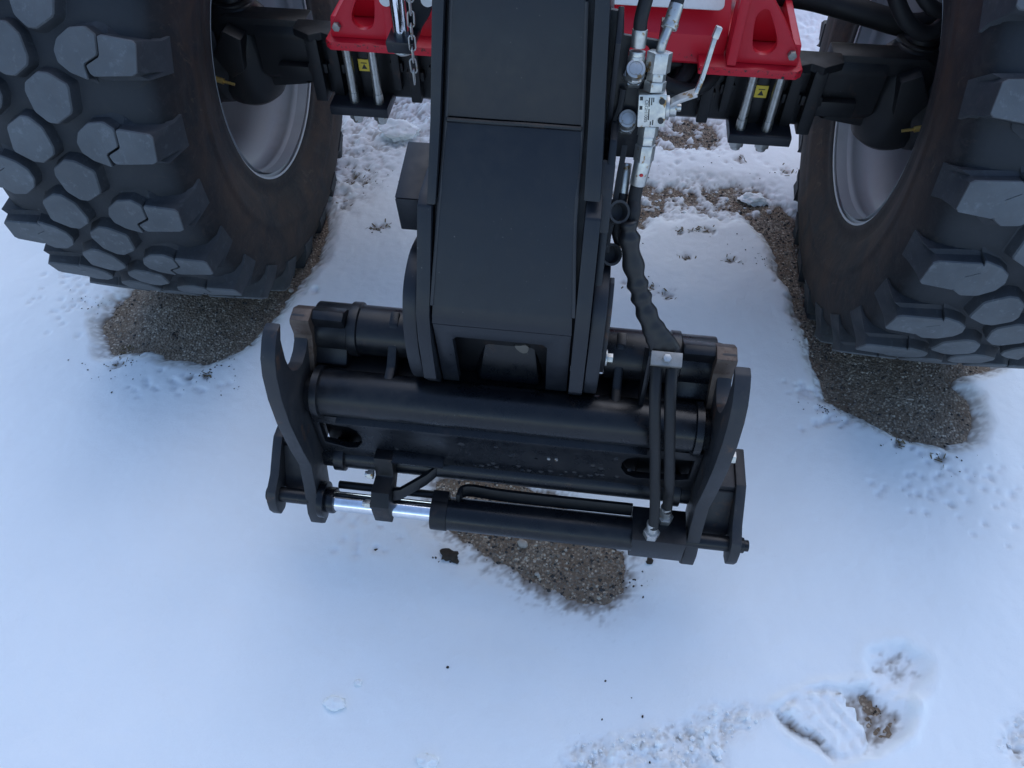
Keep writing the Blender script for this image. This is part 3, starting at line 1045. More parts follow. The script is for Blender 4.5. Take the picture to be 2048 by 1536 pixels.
# lower nose panel with lip and notch
bm = B()
y0, z0 = -.8465, .996
poly_front = [(-.1135, .076, -.8475, .996), (-.1215, .078, -.905, .895), (-.1275, .087, -.983, .768), (-.1285, .0885, -.992, .750), (-.1290, .0890, -.995, .735)]
quad_strip_plate(bm, poly_front, .014)
boom = obj('boom', bm, M['black'], TH, bevel=.0007)
bm = B()
lip = [(-.128, .7345), (.0885, .7345), (.0885, .560), (.052, .560), (.052, .695), (.045, .703), (-.093, .703), (-.100, .695), (-.100, .560), (-.128, .560)]
vs = prism(bm, lip, 'y', -.9955, -.980)
for v in vs:
    v.co.y += (0.7345 - v.co.z) * 0.16
obj('nose_lip', bm, M['black'], boom, bevel=.0006)
bm = B()
quad_strip_plate(bm, [(-.106, .0655, -.740, 1.262), (-.1075, .0665, -.788, 1.146), (-.1135, .0755, -.8435, 1.003)], .014)
obj('upper_panel', bm, M['black'], boom, bevel=.0015)
bm = B()
tube(bm, [(-.1135, -.8465, .9995), (-.05, -.8455, .9985), (.0, -.846, .9995), (.0755, -.8455, .999)], .0035, 8, 6)
obj('weld_seam', bm, M['coupler'], boom)
# weld seams along the panel
bm = B()
for s, xs in ((-1, (-.1085, -.1155, -.1225, -.1290)), (1, (.0680, .0770, .0785, .0895))):
    tube(bm, [(xs[0], -.786, 1.146), (xs[1], -.845, .996), (xs[2], -.904, .894), (xs[3], -.984, .765)], .0032, 8, 8)
obj('weld_bead', bm, M['edge'], boom)
# side plates: upper strips
def side_plate(x0t, x1t, x0b, x1b, top, bot, name, proud=.010, back=.26):
    """plate between x0..x1; follows the panel line from parameter top to bot, slightly proud of it"""
    bm = B()
    n = 10
    rows = []
    for i in range(n + 1):
        t = top + (bot - top) * i / n
        y_, z_ = onpanel(t)
        k_ = i / n
        a_ = x0t + (x0b - x0t) * k_
        b_ = x1t + (x1b - x1t) * k_
        rows.append([bm.verts.new(p) for p in ((a_, y_ - proud, z_), (b_, y_ - proud, z_), (b_, y_ + back, z_ + .02), (a_, y_ + back, z_ + .02))])
    for r0, r1 in zip(rows, rows[1:]):
        for k_ in range(4):
            j_ = (k_ + 1) % 4
            bm.faces.new((r0[k_], r0[j_], r1[j_], r1[k_]))
    bm.faces.new(rows[0][::-1])
    bm.faces.new(rows[-1])
    return obj(name, bm, M['black'], boom, bevel=.0025)
side_plate(-.130, -.112, -.139, -.126, 0.0, .70, 'side_plate')
side_plate(.074, .092, .088, .112, 0.0, .66, 'side_plate')

# lower cheek plates (y,z profile), each side
cheek = [(-.893, .905), (-.913, .898), (-.94, .85), (-.972, .79), (-.996, .752), (-1.003, .70), (-1.000, .60), (-.97, .555), (-.88, .50), (-.79, .55), (-.74, .70), (-.72, .90)]
bm = B()
prism(bm, cheek, 'x', -.1535, -.1315)
obj('cheek_plate', bm, M['black'], boom, bevel=.003)
cheekr = [(-.83, .985), (-.850, .978)] + cheek[1:]
bm = B()
prism(bm, cheek[:11] + [(-.70, .95)], 'x', .092, .1155)
obj('cheek_plate', bm, M['black'], boom, bevel=.003)
# right outer plate with a rusty slot edge
bm = B()
prism(bm, [(-.80, .985), (-.832, .975), (-.870, .91), (-.935, .80), (-.95, .77), (-.88, .70), (-.70, .80), (-.68, .96)], 'x', .1165, .128)
obj('outer_plate', bm, M['black'], boom, bevel=.003)
bm = B()
prism(bm, [(-.842, .950), (-.850, .945), (-.900, .862), (-.893, .862)], 'x', .100, .1285)
obj('slot_edge', bm, M['edge'], boom, bevel=.002)
# round ears around the pivot
ear = [(-.885, .795), (-.925, .796), (-.960, .782), (-.982, .755), (-.996, .715), (-1.000, .66), (-.990, .60), (-.965, .56), (-.90, .51), (-.82, .53), (-.775, .60), (-.775, .70), (-.81, .765)]
ear = smooth_poly(ear, 3)
bm = B()
prism(bm, ear, 'x', -.1775, -.1545)
obj('pivot_ear', bm, M['black'], boom, bevel=.004)
bm = B()
prism(bm, ear, 'x', .1165, .1395)
er = obj('pivot_ear', bm, M['black'], boom, bevel=.004)
bm = B()
prism(bm, smooth_poly([(-.90, .775), (-.945, .76), (-.965, .72), (-.968, .66), (-.95, .60), (-.90, .58), (-.86, .62), (-.85, .70)], 3), 'x', .1405, .1475)
obj('retainer_plate', bm, M['edge'], boom, bevel=.0015)
bm = B()
cyl(bm, (.1475, -.955, .645), (.1505, -.955, .645), .014, seg=20)
cyl(bm, (.1505, -.955, .645), (.160, -.955, .645), .0085, seg=6)
obj('retainer_bolt', bm, M['zinc'], boom, bevel=.0008)
bm = B()
prism(bm, smooth_poly([(-.90, .76), (-.955, .735), (-.968, .69), (-.955, .66), (-.90, .65)], 3), 'x', -.1802, -.1778)
obj('rust_patch', bm, M['rusty'], boom)
# open box bracket on the left cheek
bm = B()
prism(bm, [(-.868, .872), (-.755, .895), (-.755, .887), (-.862, .865)], 'x', -.200, -.154)
prism(bm, [(-.868, .8705), (-.857, .800), (-.850, .800), (-.861, .8655)], 'x', -.200, -.154)
prism(bm, [(-.850, .800), (-.755, .815), (-.755, .886), (-.860, .864)], 'x', -.200, -.196)
obj('box_bracket', bm, M['black'], boom, bevel=.0025)
# boom body going up and back (inner telescope)
bm = B()
prism(bm, [(-.72, 1.24), (-.775, 1.13), (-.83, .99), (-.60, .97), (-.40, 1.12), (1.8, 1.85), (1.75, 2.02), (-.55, 1.44)], 'x', -.106, .066)
obj('boom_tube', bm, M['black'], boom, bevel=.012)
bm = B()
prism(bm, [(-.72, 1.25), (-.770, 1.146), (-.826, 1.0), (-.884, .895), (-.958, .768), (-.965, .720), (-.935, .700), (-.925, .540), (-.76, .540), (-.62, 1.0), (-.60, 1.25)], 'x', -.1315, .0915)
obj('nose_core', bm, M['cast'], boom)

# ---- quick coupler
bm = B()
AX_Y, AX_Z = -.990, .520
cyl(bm, (-.357, AX_Y, AX_Z), (.325, AX_Y, AX_Z), .0425, seg=40)
cyl(bm, (-.3745, AX_Y, AX_Z - .006), (.3405, AX_Y, AX_Z - .006), .033, seg=32)
coup = obj('quick_coupler', bm, M['coupler'], TH, bevel=.001)
for x in (-.352, .320):
    bm = B()
    lathe(bm, [(-.008, .0425), (-.006, .048), (.006, .048), (.008, .0425)], (x, AX_Y, AX_Z), (1, 0, 0), 32)
    obj('tube_weld', bm, M['coupler'], coup)
# pivot tube behind
bm = B()
bm.free()
for xa, xb, xc in ((-.372, -.182, -.300), (.150, .340, .270)):
    bm = B()
    cyl(bm, (xa, -.885, .578), (xb, -.885, .578), .0455, seg=36)
    lathe(bm, [(-.01, .0455), (-.008, .050), (.008, .050), (.01, .0455)], (xc, -.885, .578), (1, 0, 0), 32)
    obj('pivot_tube', bm, M['coupler'], coup, bevel=.0008)
bm = B()
cyl(bm, (-.181, -.885, .578), (.150, -.885, .578), .030, seg=24)
obj('pivot_pin', bm, M['cast'], coup)
bm = B()
box(bm, -.372, .340, -.972, -.90, .522, .536)
obj('tube_web', bm, M['cast'], coup, bevel=.002)
# small gussets between the two tubes
for x, flat_ in ((-.225, 1), (.175, 1)):
    bm = B()
    prism(bm, [(-.985, .560), (-.955, .566), (-.925, .595), (-.905, .622), (-.880, .630), (-.870, .56), (-.93, .52)], 'x', x - .0085, x + .0085)
    obj('tube_gusset', bm, M['coupler'], coup, bevel=.004)
# hook plates
hook = [(-1.004, .712), (-1.020, .712), (-1.036, .703), (-1.057, .683), (-1.070, .655), (-1.080, .605), (-1.083, .54), (-1.080, .495), (-1.076, .445), (-1.068, .385), (-1.080, .33),
        (-1.092, .29), (-1.103, .258), (-1.104, .225), (-1.094, .207), (-1.075, .202), (-1.050, .212), (-1.030, .245), (-1.015, .30), (-.985, .345), (-.93, .37), (-.86, .42), (-.80, .47),
        (-.768, .488), (-.762, .500), (-.775, .512), (-.885, .625), (-.900, .640), (-.922, .643), (-.932, .636), (-.930, .605), (-.940, .596), (-.956, .586), (-.978, .582), (-1.000, .590), (-1.016, .606), (-1.024, .625), (-1.026, .650), (-1.020, .690)]
for x0, x1 in ((-.400, -.375), (.341, .366)):
    bm = B()
    prism(bm, hook, 'x', x0, x1)
    hp = obj('hook_plate', bm, M['edge'], coup, bevel=.0028)
    bm = B()
    a_, b_ = (x0 - .001, x1 + .009) if x0 < 0 else (x0 - .009, x1 + .001)
    pad = [(-.932, .641), (-.935, .634), (-.9335, .605), (-.943, .585), (-.951, .566), (-.962, .540), (-.955, .520), (-.935, .555), (-.918, .580), (-.905, .61), (-.885, .630), (-.905, .644)]
    prism(bm, pad, 'x', a_, b_)
    obj('wear_face', bm, M['rusty'], coup, bevel=.003)
# slanted cap running from the rear horn down to the back
for x0, x1 in ((-.372, -.310), (.278, .338)):
    bm = B()
    prism(bm, [(-.906, .642), (-.885, .630), (-.775, .515), (-.768, .495), (-.80, .47), (-.93, .50), (-.948, .548), (-.926, .575), (-.915, .605), (-.922, .636)], 'x', x0, x1)
    obj('horn_cap', bm, M['coupler'], coup, bevel=.005)

# face plate with slotted ends, down to the lower tube
slotL = [(-.360, .425), (-.360, .395), (-.318, .383), (-.300, .386), (-.288, .404), (-.286, .425), (-.292, .443), (-.304, .452), (-.360, .459)]
slotR = [(.327, .425), (.327, .395), (.30, .388), (.232, .383), (.213, .392), (.202, .412), (.202, .428), (.210, .445), (.226, .452), (.327, .459)]
bm = B()
vs = prism(bm, [(-.372, .482), (-.372, .325), (.339, .325), (.339, .482)], 'y', -1.018, -1.004, [slotL[::1], slotR[::1]])
obj('face_plate', bm, M['coupler'], coup, bevel=.002)
bm = B()
prism(bm, [(-1.034, .486), (-1.022, .478), (-1.0185, .470), (-1.004, .470), (-1.004, .495), (-1.02, .495)], 'x', -.32, .24)
obj('weld_ledge', bm, M['coupler'], coup, bevel=.002)
bm = B()
cyl(bm, (-.372, -1.005, .337), (.339, -1.005, .337), .026, seg=32)
for x in (-.340, .31):
    lathe(bm, [(-.012, .026), (-.010, .033), (.010, .033), (.012, .026)], (x, -1.005, .337), (1, 0, 0), 32)
obj('lower_tube', bm, M['coupler'], coup, bevel=.0008)
bm = B()
rs = random.Random(3)
for k in range(46):
    x = rs.uniform(-.30, .22)
    zz = rs.choice((.372, .378, .366, rs.uniform(.37, .45)))
    lathe(bm, [(0, rs.uniform(.003, .008)), (.0016, rs.uniform(.002, .004)), (.002, 0)], (x, -1.0180, zz), (0, -1, 0), 6)
obj('weld_spatter', bm, M['coupler'], coup, kind='stuff')
# bleed holes show as tiny bright studs
for dx in (0, .014):
    bm = B()
    lathe(bm, [(0, .0036), (.002, .003), (.0025, 0)], (.068 + dx, -1.018, .418), (0, -1, 0), 10)
    obj('rivet', bm, M['zinc'], coup)
bm = B()
box(bm, -.3725, .235, -.976, -.966, .330, .500)
box(bm, .235, .3385, -.976, -.966, .330, .455)
obj('back_plate', bm, M['cast'], coup, bevel=.002)
# centre tilt bracket seen through the notch
bm = B()
fv = [bm.verts.new(p) for p in ((-.056, -.926, .640), (.026, -.926, .640), (.040, -.950, .545), (-.068, -.950, .545), (-.086, -.85, .640), (.044, -.85, .640), (.058, -.87, .545), (-.106, -.87, .545))]
for f_ in ((0, 1, 2, 3), (4, 7, 6, 5), (0, 4, 5, 1), (3, 2, 6, 7), (0, 3, 7, 4), (1, 5, 6, 2)):
    bm.faces.new([fv[q_] for q_ in f_])
obj('tilt_bracket', bm, M['coupler'], coup, bevel=.006)
bm = B()
prism(bm, smooth_poly([(-.006, .630), (-.002, .620), (.008, .612), (.016, .616), (.018, .628), (.012, .634), (.004, .631)], 2), 'y', -.9345, -.9300)
obj('chipped_paint', bm, flatm('bare_primer', (0.13, 0.118, 0.10)), coup)

# outer locking lugs with webs and pins
lug = [(-.985, .372), (-1.003, .372), (-1.020, .360), (-1.062, .325), (-1.094, .312), (-1.106, .294), (-1.110, .268), (-1.104, .246), (-1.085, .238), (-1.066, .246), (-1.050, .265), (-.99, .30), (-.92, .33), (-.92, .372)]
for x0, x1 in ((-.474, -.455), (.421, .440)):
    bm = B()
    prism(bm, lug, 'x', x0, x1)
    obj('locking_lug', bm, M['edge'], coup, bevel=.0028)
    a_, b_ = (x1, -.401) if x0 < 0 else (.367, x0)
    bm = B()
    prism(bm, [(-.925, .365), (-1.005, .365), (-1.005, .352), (-.925, .352)], 'x', a_, b_)
    prism(bm, [(-1.010, .352), (-1.000, .352), (-1.048, .272), (-1.058, .272)], 'x', a_, b_)
    obj('lug_web', bm, M['edge'], coup, bevel=.002)
bm = B()
cyl(bm, (-.482, -1.080, .283), (-.395, -1.080, .283), .0150, seg=24)
cyl(bm, (-.373, -1.080, .283), (-.360, -1.080, .283), .036, seg=28)
cyl(bm, (-.360, -1.080, .283), (-.343, -1.080, .283), .026, seg=28)
obj('locking_pin', bm, M['coupler'], coup, bevel=.002)
bm = B()
cyl(bm, (.330, -1.080, .283), (.450, -1.080, .283), .0150, seg=24)
cyl(bm, (.450, -1.080, .283), (.459, -1.080, .283), .011, seg=16)
obj('locking_pin', bm, M['coupler'], coup, bevel=.002)
# locking cylinder
CY, CZ = -1.080, .281
bm = B()
cyl(bm, (-.145, CY, CZ), (.240, CY, CZ), .0325, seg=40)
ram = obj('locking_cylinder', bm, M['coupler'], coup, bevel=.001)
bm = B()
cyl(bm, (-.150, CY, CZ), (-.118, CY, CZ), .0345, seg=40)
box(bm, -.150, -.118, CY - .004, CY + .03, CZ + .010, CZ + .034)
obj('gland', bm, M['cast'], ram, bevel=.0015)
bm = B()
cyl(bm, (-.362, CY, CZ), (-.140, CY, CZ), .0195, seg=40)
obj('piston_rod', bm, M['chrome'], ram)
bm = B()
box(bm, .236, .337, CY - .030, CY + .042, CZ - .034, CZ + .034)
hd = obj('port_block', bm, M['coupler'], ram, bevel=.0022)
bm = B()
cyl(bm, (-.345, CY + .034, CZ + .006), (-.12, CY + .034, CZ + .006), .008, seg=14)
strip(bm, [(-.10, CY + .012, CZ + .034), (-.086, CY + .036, CZ + .034), (.0, CY + .033, CZ + .034), (.235, CY + .033, CZ + .034)], (0, .35, 1), .013, .004, 4)
obj('guide_bar', bm, M['cast'], ram, bevel=.001)
# rod clamp and its brace
bm = B()
prism(bm, [(-1.104, .262), (-1.108, .325), (-1.088, .346), (-1.050, .346), (-1.04, .39), (-1.018, .39), (-1.018, .325), (-1.05, .30), (-1.058, .262)], 'x', -.262, -.226)
obj('rod_clamp', bm, M['cast'], coup, bevel=.003)
bm = B()
strip(bm, [(-.226, -1.072, .318), (-.212, -1.070, .320), (-.165, -1.040, .336), (-.148, -1.026, .346)], (0, .4, 1), .012, .005, 0)
strip(bm, [(-.228, -1.030, .385), (-.18, -1.028, .383), (-.13, -1.027, .380)], (0, 1, .3), .012, .005, 4)
obj('clamp_brace', bm, M['coupler'], coup, bevel=.0012)
for yy, zz in ((-1.055, .355), (-1.098, .318)):
    bm = B()
    cyl(bm, (-.263, yy, zz), (-.274, yy, zz), .0095, seg=6)
    cyl(bm, (-.274, yy, zz), (-.279, yy, zz), .006, seg=12)
    obj('clamp_bolt', bm, M['zinc'], coup, bevel=.0008)
bm = B()
cyl(bm, (.366, -1.066, .555), (.374, -1.066, .555), .011, seg=6)
obj('plate_bolt', bm, M['zinc'], coup, bevel=.001)

# ---- hydraulic hoses of the coupler
F1 = (.271, -1.096, CZ + .034)
F2 = (.296, -1.060, CZ + .034)
for (fx, fy, fz), topx in ((F1, .229), (F2, .253)):
    bm = B()
    tube(bm, [(topx, -.985, .668), (topx + .002, -1.020, .640), (topx + .010, -1.052, .585), (topx + .020, -1.058, .520), (fx - .012, -1.062, .45), (fx - .003, fy + .012, .385), (fx, fy, fz + .030)], .0096, 14, 8)
    hs = obj('hydraulic_hose', bm, M['rubberpart'], coup)
    bm = B()
    cyl(bm, (fx, fy, fz + .012), (fx - .002, fy + .004, fz + .040), .0105, .0110, 18)
    cyl(bm, (fx, fy, fz - .001), (fx, fy, fz + .014), .0155, .0155, 6)
    obj('hose_fitting', bm, M['zinc'], coup, bevel=.0012)
bm = B()
mt = Matrix.Translation((.241, -.985, .690)) @ Matrix.Rotation(R(28), 4, 'X')
box(bm, -.0245, .0245, -.0115, .0115, -.005, .005, mt)
clampp = obj('hose_clamp', bm, M['clampsteel'], coup, bevel=.0012)
bm = B()
p = mt @ Vector((0, 0, .005))
q = mt @ Vector((0, 0, .012))
cyl(bm, p, q, .007, seg=6)
obj('clamp_screw', bm, M['zinc'], coup, bevel=.0008)
bm = B()
prism(bm, [(-.975, .682), (-.965, .690), (-.91, .63), (-.95, .55), (-.985, .55)], 'x', .214, .222)
obj('clamp_bracket', bm, M['coupler'], coup, bevel=.002)

# ---- textile hose sleeve from the clamp up to the valve
bm = B()
def sleeve_r(s_):
    base = .0152 + .0052 * smoothp((s_ - .45) / .5) - .004 * smoothp(1 - s_ / .12)
    wob_ = .0019 * math.sin(s_ * 62 + 1.2 * math.sin(s_ * 17)) * (1 - .85 * smoothp((s_ - .45) / .3))
    return (base * (1.0 + .15 * smoothp((s_ - .5) / .4)) + wob_, base * (.95 - .5 * smoothp((s_ - .5) / .5)) + wob_ * .6)
def smoothp(t):
    t = max(0.0, min(1.0, t))
    return t * t * (3 - 2 * t)
tube(bm, [(.157, -.880, .872), (.163, -.893, .840), (.177, -.912, .797), (.192, -.929, .762), (.207, -.944, .735), (.222, -.956, .714), (.235, -.964, .697), (.241, -.967, .686)], .02, 18, 12, sleeve_r, flat=(1, 0, 0))
slv = obj('hose_sleeve', bm, M['sleeve'], TH, ang=80)

# ---- valve assembly on its bracket
bm = B()
brk = [(.098, 1.120), (.118, 1.118), (.121, 1.09), (.172, 1.085), (.180, 1.076), (.176, 1.05), (.158, 1.03), (.160, 1.00), (.178, .985), (.172, .925), (.096, .925)]
hole1 = smooth_poly([(.130, 1.066), (.134, 1.078), (.150, 1.080), (.160, 1.070), (.158, 1.045), (.140, 1.038), (.131, 1.046)], 2)
vs = prism(bm, brk, 'y', -.772, -.766, [hole1])
for v in vs:
    v.co.y += (v.co.z - 1.03) * .25
vb = obj('valve_bracket', bm, M['black'], TH, bevel=.0012)
bm = B()
prism(bm, [(-.80, 1.10), (-.760, 1.13), (-.70, 1.10), (-.70, .93), (-.79, .92)], 'x', .110, .1175)
prism(bm, [(-.775, .945), (-.70, .93), (-.70, 1.09), (-.76, 1.10)], 'x', .172, .178)
obj('bracket_side', bm, M['black'], vb, bevel=.0012)
# right line: hose - elbow - nuts - ball valve - nuts - ferrule - hose
vx, vy = .170, -.800
def vp(z_, dx=0, dy=0):
    k_ = (z_ - 1.02)
    return Vector((vx + dx - k_ * -.02, vy + dy + k_ * .30, z_))
bm = B()
mtv = Matrix.Translation(vp(1.012)) @ Matrix.Rotation(R(-17), 4, 'X') @ Matrix.Rotation(R(-4), 4, 'Y')
box(bm, -.019, .019, -.017, .017, -.022, .022, mtv)
val = obj('ball_valve', bm, M['zinc'], TH, bevel=.0016)
bm = B()
for zz in (-.013, .013):
    p = mtv @ Vector((.013, -.0165, zz))
    q = mtv @ Vector((.013, -.0190, zz))
    cyl(bm, p, q, .0042, seg=12)
obj('socket_screw', bm, M['ink'], val)
def text_obj(s_, size, mat4, name, par):
    cu = bpy.data.curves.new(name, 'FONT')
    cu.body = s_
    cu.size = size
    cu.align_x = 'CENTER'
    cu.align_y = 'CENTER'
    cu.extrude = .00012
    tmp = bpy.data.objects.new('tmp_text', cu)
    COL.objects.link(tmp)
    dg = bpy.context.evaluated_depsgraph_get()
    me_ = bpy.data.meshes.new_from_object(tmp.evaluated_get(dg))
    bpy.data.objects.remove(tmp)
    me_.transform(mat4)
    bm_ = B()
    bm_.from_mesh(me_)
    bpy.data.meshes.remove(me_)
    return obj(name, bm_, M['ink'], par, smooth=False)
face = mtv @ Matrix.Translation((0, -.0172, 0)) @ Matrix.Rotation(R(90), 4, 'X') @ Matrix.Rotation(R(-90), 4, 'Z')
text_obj('CEGH1005', .0066, face @ Matrix.Translation((0, -.0080, 0)), 'stamped_text', val)
bm = B()
for zz in (.002, .0145):
    box(bm, -.0172, -.0132, -.0175, -.0171, zz, zz + .005, mtv)
for xx, za, zb in ((-.0042, .006, .018), (-.0040, -.012, .003), (-.0010, .008, .018), (.0015, .012, .018), (-.0010, -.019, -.014), (.0022, -.019, -.012)):
    box(bm, xx - .0008, xx + .0008, -.0174, -.0171, za, zb, mtv)
obj('stamped_mark', bm, M['ink'], val)
# fittings above and below the valve
def nutstack(items, name, seg=6):
    bm_ = B()
    for z0_, z1_, r_, sg in items:
        cyl(bm_, vp(z0_), vp(z1_), r_, r_, sg, twist=.2)
    return obj(name, bm_, M['zinc'], TH, bevel=.0012)
nutstack([(1.034, 1.047, .0155, 6)], 'hex_adapter')
nutstack([(1.047, 1.058, .0135, 6)], 'hex_adapter')
nutstack([(1.058, 1.083, .0178, 6)], 'hex_nut')
nutstack([(.975, .990, .0150, 6)], 'hex_adapter')
nutstack([(.963, .975, .0130, 6)], 'hex_adapter')
nutstack([(.940, .963, .0152, 6)], 'hex_nut')
bm = B()
tube(bm, [vp(1.080), vp(1.092, .001), vp(1.102, .004, .004), vp(1.112, .008, .008)], .0062, 14, 6)
obj('elbow_pipe', bm, M['zinc'], TH)
bm = B()
e0 = vp(1.108, .007, .006)
e1 = vp(1.114, .009, .009)
e2 = vp(1.133, .013, .016)
cyl(bm, e0, e1, .0110, .0110, 18)
cyl(bm, e1, e2, .0098, .0095, 18)
obj('hose_ferrule', bm, M['zinc'], TH, bevel=.001)
bm = B()
tube(bm, [e2 - (e2 - e1) * .3, e2 + Vector((.002, .01, .02)), (.180, -.735, 1.19), (.176, -.69, 1.27), (.16, -.62, 1.40)], .0088, 14, 8)
obj('hydraulic_hose', bm, M['rubberpart'], TH)
# lever
bm = B()
c0 = mtv @ Vector((.019, .0, .0))
c1 = mtv @ Vector((.034, .0, .0))
cyl(bm, c0, c0 + (c1 - c0) * .35, .0165, .0165, 20)
cyl(bm, c0 + (c1 - c0) * .35, c1, .0125, .0125, 20)
cyl(bm, c1, c1 + (c1 - c0) * .45, .0055, .0055, 8)
obj('valve_stem', bm, M['zinc'], val, bevel=.0012)
bm = B()
l0 = c0 + (c1 - c0) * .6
strip(bm, [l0 + Vector((-.004, -.004, .006)), l0 + Vector((.004, -.006, .016)), l0 + Vector((.030, -.004, .028))], (0, 1, .2), .0062, .0032, 5)
strip(bm, [l0 + Vector((.028, -.004, .0275)), l0 + Vector((.034, .006, .046)), l0 + Vector((.042, .024, .094))], (0, 1, -.3), .0050, .0028, 4)
strip(bm, [l0 + Vector((.0415, .023, .091)), l0 + Vector((.045, .028, .104))], (0, 1, -.3), .0068, .0040, 0)
lev = obj('valve_lever', bm, M['zinc'], val, bevel=.001)
# ferrule + hose below
bm = B()
cyl(bm, vp(.941), vp(.905, -.003), .0130, .0118, 20)
fr = obj('hose_ferrule', bm, M['zinc'], TH, bevel=.001)
bm = B()
lathe(bm, [(0, .0032), (.0012, .002), (.0014, 0)], vp(.926, -.0005, -.0126), (0, -1, 0), 8)
obj('paint_dab', bm, M['redink'], fr)
hz = vp(.905, -.003)
bm = B()
tube(bm, [hz + Vector((0, .002, .006)), hz + Vector((-.002, -.012, -.02)), (.164, -.862, .875), (.160, -.872, .845)], .0098, 14, 8)
obj('hydraulic_hose', bm, M['rubberpart'], TH)
# left line: upper hose, ferrule, nut, two capped couplers, lower thin ferrule and hose
lx, ly = .141, -.790
def lp(z_, dx=0, dy=0):
    return Vector((lx + dx, ly + dy + (z_ - 1.05) * .28, z_))
bm = B()
tube(bm, [lp(1.104), lp(1.125), (.150, -.745, 1.17), (.162, -.71, 1.24), (.15, -.65, 1.36)], .0092, 14, 8)
obj('hydraulic_hose', bm, M['rubberpart'], TH)
bm = B()
cyl(bm, lp(1.086), lp(1.108), .0100, .0104, 18)
obj('hose_ferrule', bm, M['zinc'], TH, bevel=.001)
bm = B()
cyl(bm, lp(1.066), lp(1.076), .0120, .0120, 14)
cyl(bm, lp(1.072), lp(1.082), .0112, .0112, 14)
cyl(bm, lp(1.045), lp(1.067), .0132, .0132, 6, twist=.3)
obj('hex_nut', bm, M['zinc'], TH, bevel=.001)
for zc_, dx in ((1.038, .000), (.962, -.002)):
    base = Vector((lx + dx, -.775, zc_))
    d_ = Vector((.0, -.66, .75)).normalized()
    bm = B()
    cyl(bm, base, base + d_ * .014, .0155, .0155, 6)
    cyl(bm, base + d_ * .014, base + d_ * .020, .0142, .0138, 28)
    cyl(bm, base + d_ * .020, base + d_ * .036, .0126, .0126, 28)
    cyl(bm, base + d_ * .036, base + d_ * .041, .0136, .0126, 28)
    cp = obj('quick_connector', bm, M['zinc'], TH, bevel=.0011)
    bm = B()
    lathe(bm, [(.0405, .0092), (.0415, .0092), (.0415, .0085), (.0405, .0085)], base, d_, 28)
    obj('groove_ring', bm, M['clampsteel'], cp)
bm = B()
cyl(bm, (.146, -.812, .925), (.1445, -.838, .885), .0075, .0080, 16)
obj('hose_ferrule', bm, M['zinc'], TH, bevel=.001)
bm = B()
tube(bm, [(.1447, -.836, .888), (.142, -.852, .866), (.143, -.866, .840), (.150, -.874, .822)], .0088, 14, 6)
obj('hydraulic_hose', bm, M['rubberpart'], TH)
# dust caps hanging on their straps
for i, (cx_, cy_, cz_) in enumerate(((.138, -.868, .878), (.134, -.892, .815))):
    d_ = Vector((.35, -.60, .55)).normalized()
    c_ = Vector((cx_, cy_, cz_))
    bm = B()
    lathe(bm, [(0, 0), (0, .0165), (.004, .0178), (.020, .0170), (.022, .0172), (.022, .0135), (.006, .0130), (.006, 0)], c_ - d_ * .012, d_, 28)
    cap = obj('dust_cap', bm, M['plastic'], TH, ang=50)
    bm = B()
    if i == 0:
        pts_ = [(.128, -.800, .985), (.120, -.822, .950), (.120, -.85, .905), (.125, -.868, .880)]
        pts2_ = [(.140, -.812, .955), (.136, -.838, .915), (.134, -.862, .885)]
        strip(bm, pts_, (1, -.2, .1), .0040, .0012, 6)
        strip(bm, pts2_, (1, -.2, .1), .0040, .0012, 6)
    else:
        strip(bm, [(.134, -.872, .872), (.130, -.885, .845), (.130, -.895, .822)], (1, -.2, .1), .0040, .0012, 6)
    obj('cap_strap', bm, M['plastic'], cap)
bm = B()
tube(bm, [(.128, -.785, 1.028), (.126, -.79, 1.0), (.120, -.795, .975), (.122, -.80, .95)], .005, 8, 5)
obj('cap_cord', bm, M['plastic'], TH)

# ------------------------------------------------------------------ chain hanging on the hitch pin
ch = empty('chain', (-.290, -.305, .93), 'short zinc chain hanging beside the tow hitch pin next to the boom', 'chain')
def link_bm(c, yaw, tilt=0.0, l=.016, wd=.0065, r=.0019):
    bm_ = B()
    n_ = 20
    ring = []
    for k_ in range(n_):
        a_ = 2 * math.pi * k_ / n_
        x_ = wd * math.cos(a_)
        z_ = wd * math.sin(a_) + (l - wd) * (1 if math.sin(a_) > 0 else -1) * (1 if abs(math.sin(a_)) > .05 else 0)
        ring.append(Vector((x_, 0, z_)))
    rot = Matrix.Rotation(yaw, 3, 'Z') @ Matrix.Rotation(tilt, 3, 'Y')
    rings = []
    for k_ in range(n_):
        t_ = (ring[(k_ + 1) % n_] - ring[k_ - 1]).normalized()
        nn_ = t_.cross(Vector((0, 1, 0)))
        rings.append([bm_.verts.new(Vector(c) + rot @ (ring[k_] + nn_ * (r * math.cos(u)) + Vector((0, r * math.sin(u), 0)))) for u in [2 * math.pi * q_ / 8 for q_ in range(8)]])
    for k_ in range(n_):
        a_, b_ = rings[k_], rings[(k_ + 1) % n_]
        for q_ in range(8):
            p_ = (q_ + 1) % 8
            bm_.faces.new((a_[q_], a_[p_], b_[p_], b_[q_]))
    return bm_
zl = .912
for i in range(8):
    yw = R(20) if i % 2 == 0 else R(95)
    obj('chain_link', link_bm((-.2895 - .0012 * i, -.305, zl), yw, R(3 * ((i * 7) % 3 - 1))), M['zinc'], ch, ang=70)
    zl -= .0248

